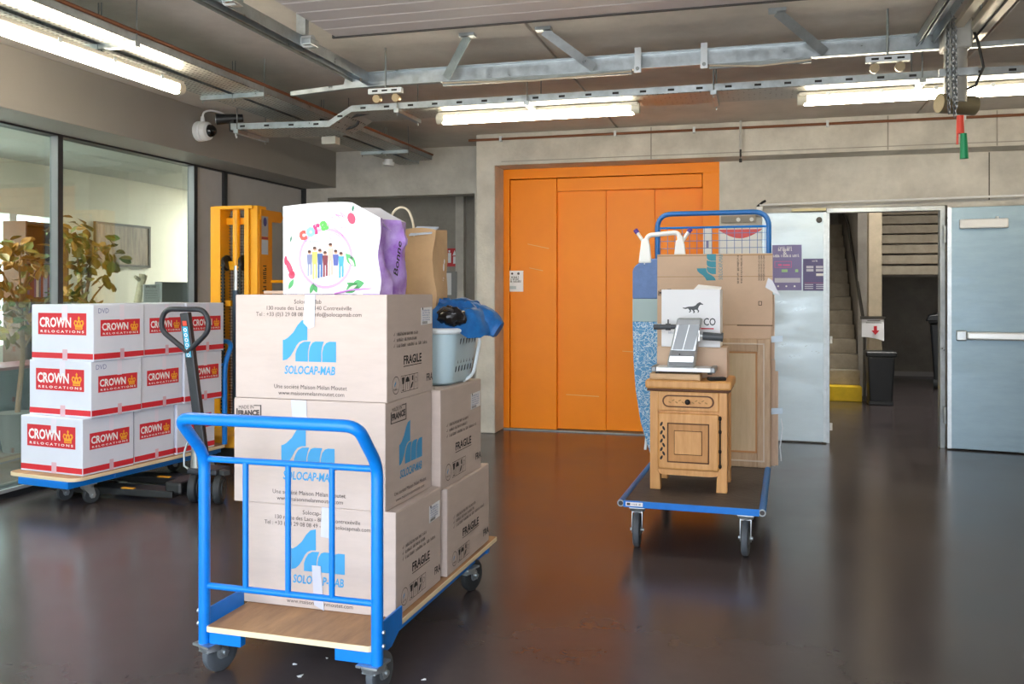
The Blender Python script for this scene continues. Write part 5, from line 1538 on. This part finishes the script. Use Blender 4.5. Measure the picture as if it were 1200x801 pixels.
# ------------------------------------------------------------------ ironing board
t = thing('ironing_board', 'folded ironing board with blue patterned cover and white iron rest', 'ironing board', (PY(741, 350, 6.68).x + .192, 6.68, Z2), rz2)
t.rotation_euler = (R(-.3), 0, rz2)
out = []
top_, W_ = 1.475, .19
for i in range(15):
    a = PI * i / 14
    out.append((W_ * math.cos(a) * 1.0, top_ - .1 + .1 * math.sin(a)))
left = [(-W_, 1.0), (-W_ * .97, .72), (-W_ * .88, .5), (-W_ * .68, .26), (-W_ * .42, .1), (-.05, .0)]
prof_ = out + left + [(-a, b) for a, b in reversed(left)]
def clip(pr_, z0, z1):
    # horizontal slice of the board outline
    def cut(poly, zc, keep_above):
        res = []
        for i in range(len(poly)):
            a, b = poly[i], poly[(i + 1) % len(poly)]
            ia = (a[1] >= zc) == keep_above; ib = (b[1] >= zc) == keep_above
            if ia: res.append(a)
            if ia != ib:
                q = (zc - a[1]) / (b[1] - a[1]); res.append((a[0] + (b[0] - a[0]) * q, zc))
        return res
    return cut(cut(pr_, z0, True), z1, False)
def iron_mat():
    m = bpy.data.materials.new('cover_pattern'); m.use_nodes = True
    n, l = m.node_tree.nodes, m.node_tree.links
    p = n['Principled BSDF']; p.inputs['Roughness'].default_value = .8
    tcn = n.new('ShaderNodeTexCoord'); nz0 = n.new('ShaderNodeTexNoise'); nz0.inputs['Scale'].default_value = 9
    ad = n.new('ShaderNodeMixRGB'); ad.blend_type = 'ADD'; ad.inputs[0].default_value = .6
    wv = n.new('ShaderNodeTexVoronoi'); wv.feature = 'DISTANCE_TO_EDGE'; wv.inputs['Scale'].default_value = 16
    rp = n.new('ShaderNodeValToRGB'); rp.color_ramp.elements[0].position = .03; rp.color_ramp.elements[1].position = .1
    rp.color_ramp.elements[0].color = S('#cfe2f0'); rp.color_ramp.elements[1].color = S('#5b9bd0')
    l.new(tcn.outputs['Object'], nz0.inputs['Vector']); l.new(tcn.outputs['Object'], ad.inputs[1]); l.new(nz0.outputs['Color'], ad.inputs[2])
    l.new(ad.outputs[0], wv.inputs['Vector']); l.new(wv.outputs['Distance'], rp.inputs[0]); l.new(rp.outputs[0], p.inputs['Base Color'])
    return m
MB().prism([(a, -.015, b) for a, b in clip(prof_, .0, 1.005)], (0, .03, 0)).build('patterned_cover', iron_mat(), t, bevel=.008)
MB().prism([(a, -.016, b) for a, b in clip(prof_, 1.005, 1.175)], (0, .032, 0)).build('grey_band', M('cover_band', '#a9bfc4', .8), t, bevel=.004)
MB().prism([(a, -.017, b) for a, b in clip(prof_, 1.175, 1.7)], (0, .034, 0)).build('denim_end', M('cover_denim', '#6a86bb', .8, var=.1, vscale=30), t, bevel=.008)
IRW = M('rest_white', '#eceff1', .35)
rest = MB().tube(fillet([(-.1, 0, 1.43), (-.085, 0, 1.645), (.15, 0, 1.665), (.175, 0, 1.43)], .04), .018, n=10).build('iron_rest', IRW, t, smooth=True)
for x, s in ((-.095, -1), (.16, 1)):
    MB().prism([(x - .05, -.025, 1.44), (x + .045, -.025, 1.44), (x + .034, -.025, 1.57), (x + .016, -.025, 1.645), (x - .03, -.025, 1.60)], (0, .035, 0)).build('rest_foot', IRW, t, bevel=.008)
    MB().cyl((x + s * .01, 0, 1.59), (x + s * .06, 0, 1.665), .013, n=10).build('arm', IRW, t, smooth=True)
    MB().cyl((x + s * .06, 0, 1.665), (x + s * .078, 0, 1.69), .017, n=10).build('purple_tip', M('tip_purple', '#5a3f9c', .4), t, smooth=True)
for s in (-1, 1):
    MB().tube([(s * .1, .026, 1.35), (s * .02, .028, .8), (s * .1, .028, .05)], .011, n=8).build('leg', IRW, t, smooth=True)

# ================================================================== OFFICE BEHIND THE GLASS
LEAFM = [M('leaf_olive', '#7a6a2c', .5, var=.25, vscale=5), M('leaf_brown', '#8c6426', .5, var=.25, vscale=5), M('leaf_green', '#5d6d34', .5, var=.25, vscale=5)]
STEM = M('stem_brown', '#7a5a3a', .7)
def leaf_mesh(mat, k):
    me = bpy.data.meshes.new('leaf')
    pts = [(0, 0, 0), (.3, .28, .04), (.62, .33, .05), (.85, .2, .0), (1, 0, -.08), (.85, -.2, .0), (.62, -.33, .05), (.3, -.28, .04), (.5, 0, -.03)]
    me.from_pydata([(a, b, c) for a, b, c in pts], [], [(0, 1, 8), (1, 2, 8), (2, 3, 8), (3, 4, 8), (4, 5, 8), (5, 6, 8), (6, 7, 8), (7, 0, 8)])
    me.materials.append(mat)
    return me
LM = [leaf_mesh(m_, i) for i, m_ in enumerate(LEAFM)]
def plant(label, x, y, h, spread, n, seed, clusters):
    rn = random.Random(seed)
    t = thing('potted_ficus', label, 'plant', (x, y, 0))
    MB().lathe([(.12, 0), (.17, .34), (.18, .36), (.16, .36)], 18).build('pot', M('pot_grey', '#6d6a66', .6), t, smooth=True)
    MB().cyl((0, 0, .30), (0, 0, .33), .15, n=16).build('soil', M('soil', '#3a2c22', .9), t)
    MB().tube([(0, 0, .32), (.03, .04, .9), (-.02, .06, 1.4), (.03, .1, h * .8)], [.025, .022, .018, .012], n=8).build('trunk', STEM, t, smooth=True)
    for (cx, cy, cz, cr_, cn) in clusters:
        MB().tube([(0, .05, min(cz - .25, 1.3)), (cx * .5, cy * .5, cz - .15), (cx, cy, cz)], [.012, .009, .005], n=6).build('branch', STEM, t, smooth=True)
        for i in range(cn):
            d = Vector((rn.gauss(0, 1), rn.gauss(0, 1), rn.gauss(0, 1))).normalized() * cr_ * rn.random() ** .45
            o = bpy.data.objects.new('leaf', LM[rn.choice((0, 0, 1, 1, 2))])
            COL.objects.link(o); o.parent = t
            o.location = (cx + d.x, cy + d.y, cz + d.z * .8)
            s = rn.uniform(.085, .14)
            o.scale = (s, s, s)
            o.rotation_euler = (rn.uniform(-1, 1), rn.uniform(-.2, 1.3), rn.uniform(0, 6.28))
    return t
pA = PX(95, 300, -6.1)
plant('leafy potted ficus behind the wider window beside the grey post', pA.x, pA.y, 2.1, .4, 120, 5,
      [(.0, -.12, 2.02, .22, 55), (.0, .2, 1.86, .26, 62), (.0, .0, 1.70, .2, 26), (.02, -.14, 1.42, .22, 40), (.0, .35, 1.60, .12, 10), (0, .1, 1.3, .22, 30)])
pB = PX(20, 320, -6.7)
plant('leafy potted ficus behind the window at the open end of the glazing', pB.x, pB.y, 2.1, .4, 120, 8,
      [(.0, -.35, 1.82, .2, 30), (.0, .05, 1.88, .25, 50), (.0, .26, 1.72, .2, 34), (.0, -.2, 1.5, .22, 34), (.0, .15, 1.4, .28, 50), (0, -.15, 1.2, .25, 36), (0, .25, 1.15, .2, 26)])
# picture on the cream wall
a, b = PX(113, 262, -7.98), PX(173, 311, -7.98)
t = thing('framed_picture', 'dark brown framed picture on the cream office wall', 'picture', (-8.0, 0, 0))
MB().box(0, .03, a.y, b.y, b.z, a.z).build('canvas', M('picture_brown', '#6b5346', .5, col2='#a58c78', vscale=3, stretch=(1, 8, 1)), t)
for (y0, y1, z0, z1) in ((a.y - .03, a.y, b.z, a.z), (b.y, b.y + .04, b.z, a.z), (a.y - .03, b.y + .04, a.z, a.z + .03), (a.y - .03, b.y + .04, b.z - .03, b.z)):
    MB().box(0, .04, y0, y1, z0, z1).build('frame_rail', M('picture_frame', '#4a3f36', .5), t)
# shelf with books behind the plants
t = thing('bookcase', 'brown open bookcase standing behind the potted plants', 'bookcase', (-7.75, 8.2, 0))
WD = M('shelf_brown', '#6b4a35', .55)
for y in (-.3, .3):
    MB().box(-.15, .15, y - .012, y + .012, 0, 2.25).build('side_panel', WD, t)
for z in (.05, .5, .95, 1.4, 1.8, 2.22):
    MB().box(-.15, .15, -.29, .29, z, z + .025).build('shelf', WD, t)
MB().box(-.16, -.15, -.3, .3, 0, 2.25).build('back_panel', M('shelf_dark', '#4d3328', .6), t)
rn = random.Random(4)
for z in (.975, 1.425):
    y = -.27
    while y < .22:
        th = rn.uniform(.025, .05); hh_ = rn.uniform(.24, .33)
        bi = rn.randint(0, 4)
        o = tag(MB().box(-.1, .1, 0, th - .002, 0, hh_).build('book', M('book_%d' % bi, ('#7a5a8c', '#b9a9c0', '#8c3f3f', '#d8cfc4', '#5a6a8c')[bi], .6), bevel=.002), '%s book upright on the %s filled shelf of the brown bookcase' % (('purple', 'pale lilac', 'dark red', 'cream', 'slate blue')[bi], 'lower' if z < 1.2 else 'upper'), 'book', 'books in the brown bookcase')
        o.location = (-7.75, 8.2 + y, z)
        y += th
# low cabinet and desk top beyond the glass
t = thing('low_cabinet', 'long dark low cabinet with red edge behind the glass', 'cabinet', (-7.15, 7.2, 0))
MB().box(-.25, .25, -1.6, 1.6, 0, .74).build('body', M('cabinet_dark', '#39403e', .4), t, bevel=.004)
MB().box(-.27, .27, -1.62, 1.62, .74, .77).build('top', M('cabinet_red', '#7d3434', .45), t, bevel=.004)
for y in (-1.2, -.4, .4, 1.2):
    MB().box(.25, .262, y - .38, y + .38, .04, .7).build('door', M('cabinet_dark', '#39403e', .4), t, bevel=.003)
t = thing('office_notice', 'white printed sheet standing on the counter behind the glass', 'notice', (-6.3, 0, 0))
a, b = PX(168, 333, -6.3), PX(187, 356, -6.3)
MB().box(-.004, 0, a.y, b.y, b.z, a.z).build('sheet', WHITE_P, t)
nfx = Face((0, a.y, b.z), (0, 1, 0), (0, 0, 1))
greek(t, nfx, .03, (a.z - b.z) * .84, b.y - a.y - .07, .02, INK)
for i in range(4):
    greek(t, nfx, .03, (a.z - b.z) * (.66 - .12 * i), b.y - a.y - .06, .008, M('print_faint2', '#9aa0a4', .6))
t = thing('office_counter', 'grey counter below the picture behind the glass', 'counter', (-6.45, 0, 0))
a, b = PX(140, 356, -6.3), PX(228, 356, -6.3)
MB().box(-.3, .3, a.y - .02, b.y + .2, 1.0, 1.04).build('top', PANEL_G, t, bevel=.004)
MB().box(-.28, .26, a.y, b.y + .18, 0, 1.0).build('body', M('counter_grey', '#8b8d8c', .5), t)
a, b = PX(190, 330, -6.7), PX(224, 356, -6.7)
t2 = tag(MB().box(-.1, .0, a.y, b.y, 1.04, a.z).build('desk_screen', M('screen_grey', '#9a9c9c', .5), bevel=.005), 'grey desk screen standing on the counter behind the glass', 'screen')
t2.location.x = -6.7
t = thing('driftwood_piece', 'pale knotted stick ornament leaning on the counter behind the glass', 'ornament', (-6.4, 0, 0))
a, b = PX(154, 355, -6.4), PX(167, 322, -6.4)
MB().tube([(0, a.y, 1.04), (.01, a.y * .6 + b.y * .4, 1.04 + (b.z - 1.04) * .45), (0, a.y * .2 + b.y * .8, 1.04 + (b.z - 1.04) * .8), (.01, b.y, b.z)], [.045, .04, .035, .045], n=10).build('stick', M('stick_pale', '#b8ab90', .7, var=.3, vscale=20), t, smooth=True)
MB().tube([(0, a.y * .2 + b.y * .8, b.z - .06), (0, b.y - .12, b.z - .02)], [.025, .018], n=8).build('stub', M('stick_pale', '#b8ab90', .7), t, smooth=True)

# paper scraps on the floor in front of the near trolley
for i, (u, v, r) in enumerate(((345, 778, .012), (352, 792, .018), (383, 771, .008), (497, 796, .012))):
    p = G(u, v)
    o = tag(MB().prism([(r * k * math.cos(a), r * k * .6 * math.sin(a), 0) for a, k in ((0, 1), (1.1, .6), (2.0, 1.1), (3.3, .7), (4.4, 1.0), (5.3, .5))], (0, 0, .002)).build('paper_scrap', WHITE_P), 'tiny white paper scrap on the dark floor before the near trolley', 'scrap', 'paper scraps on the floor')
    o.location = (p.x, p.y, .0005); o.rotation_euler = (0, 0, i * 1.3)
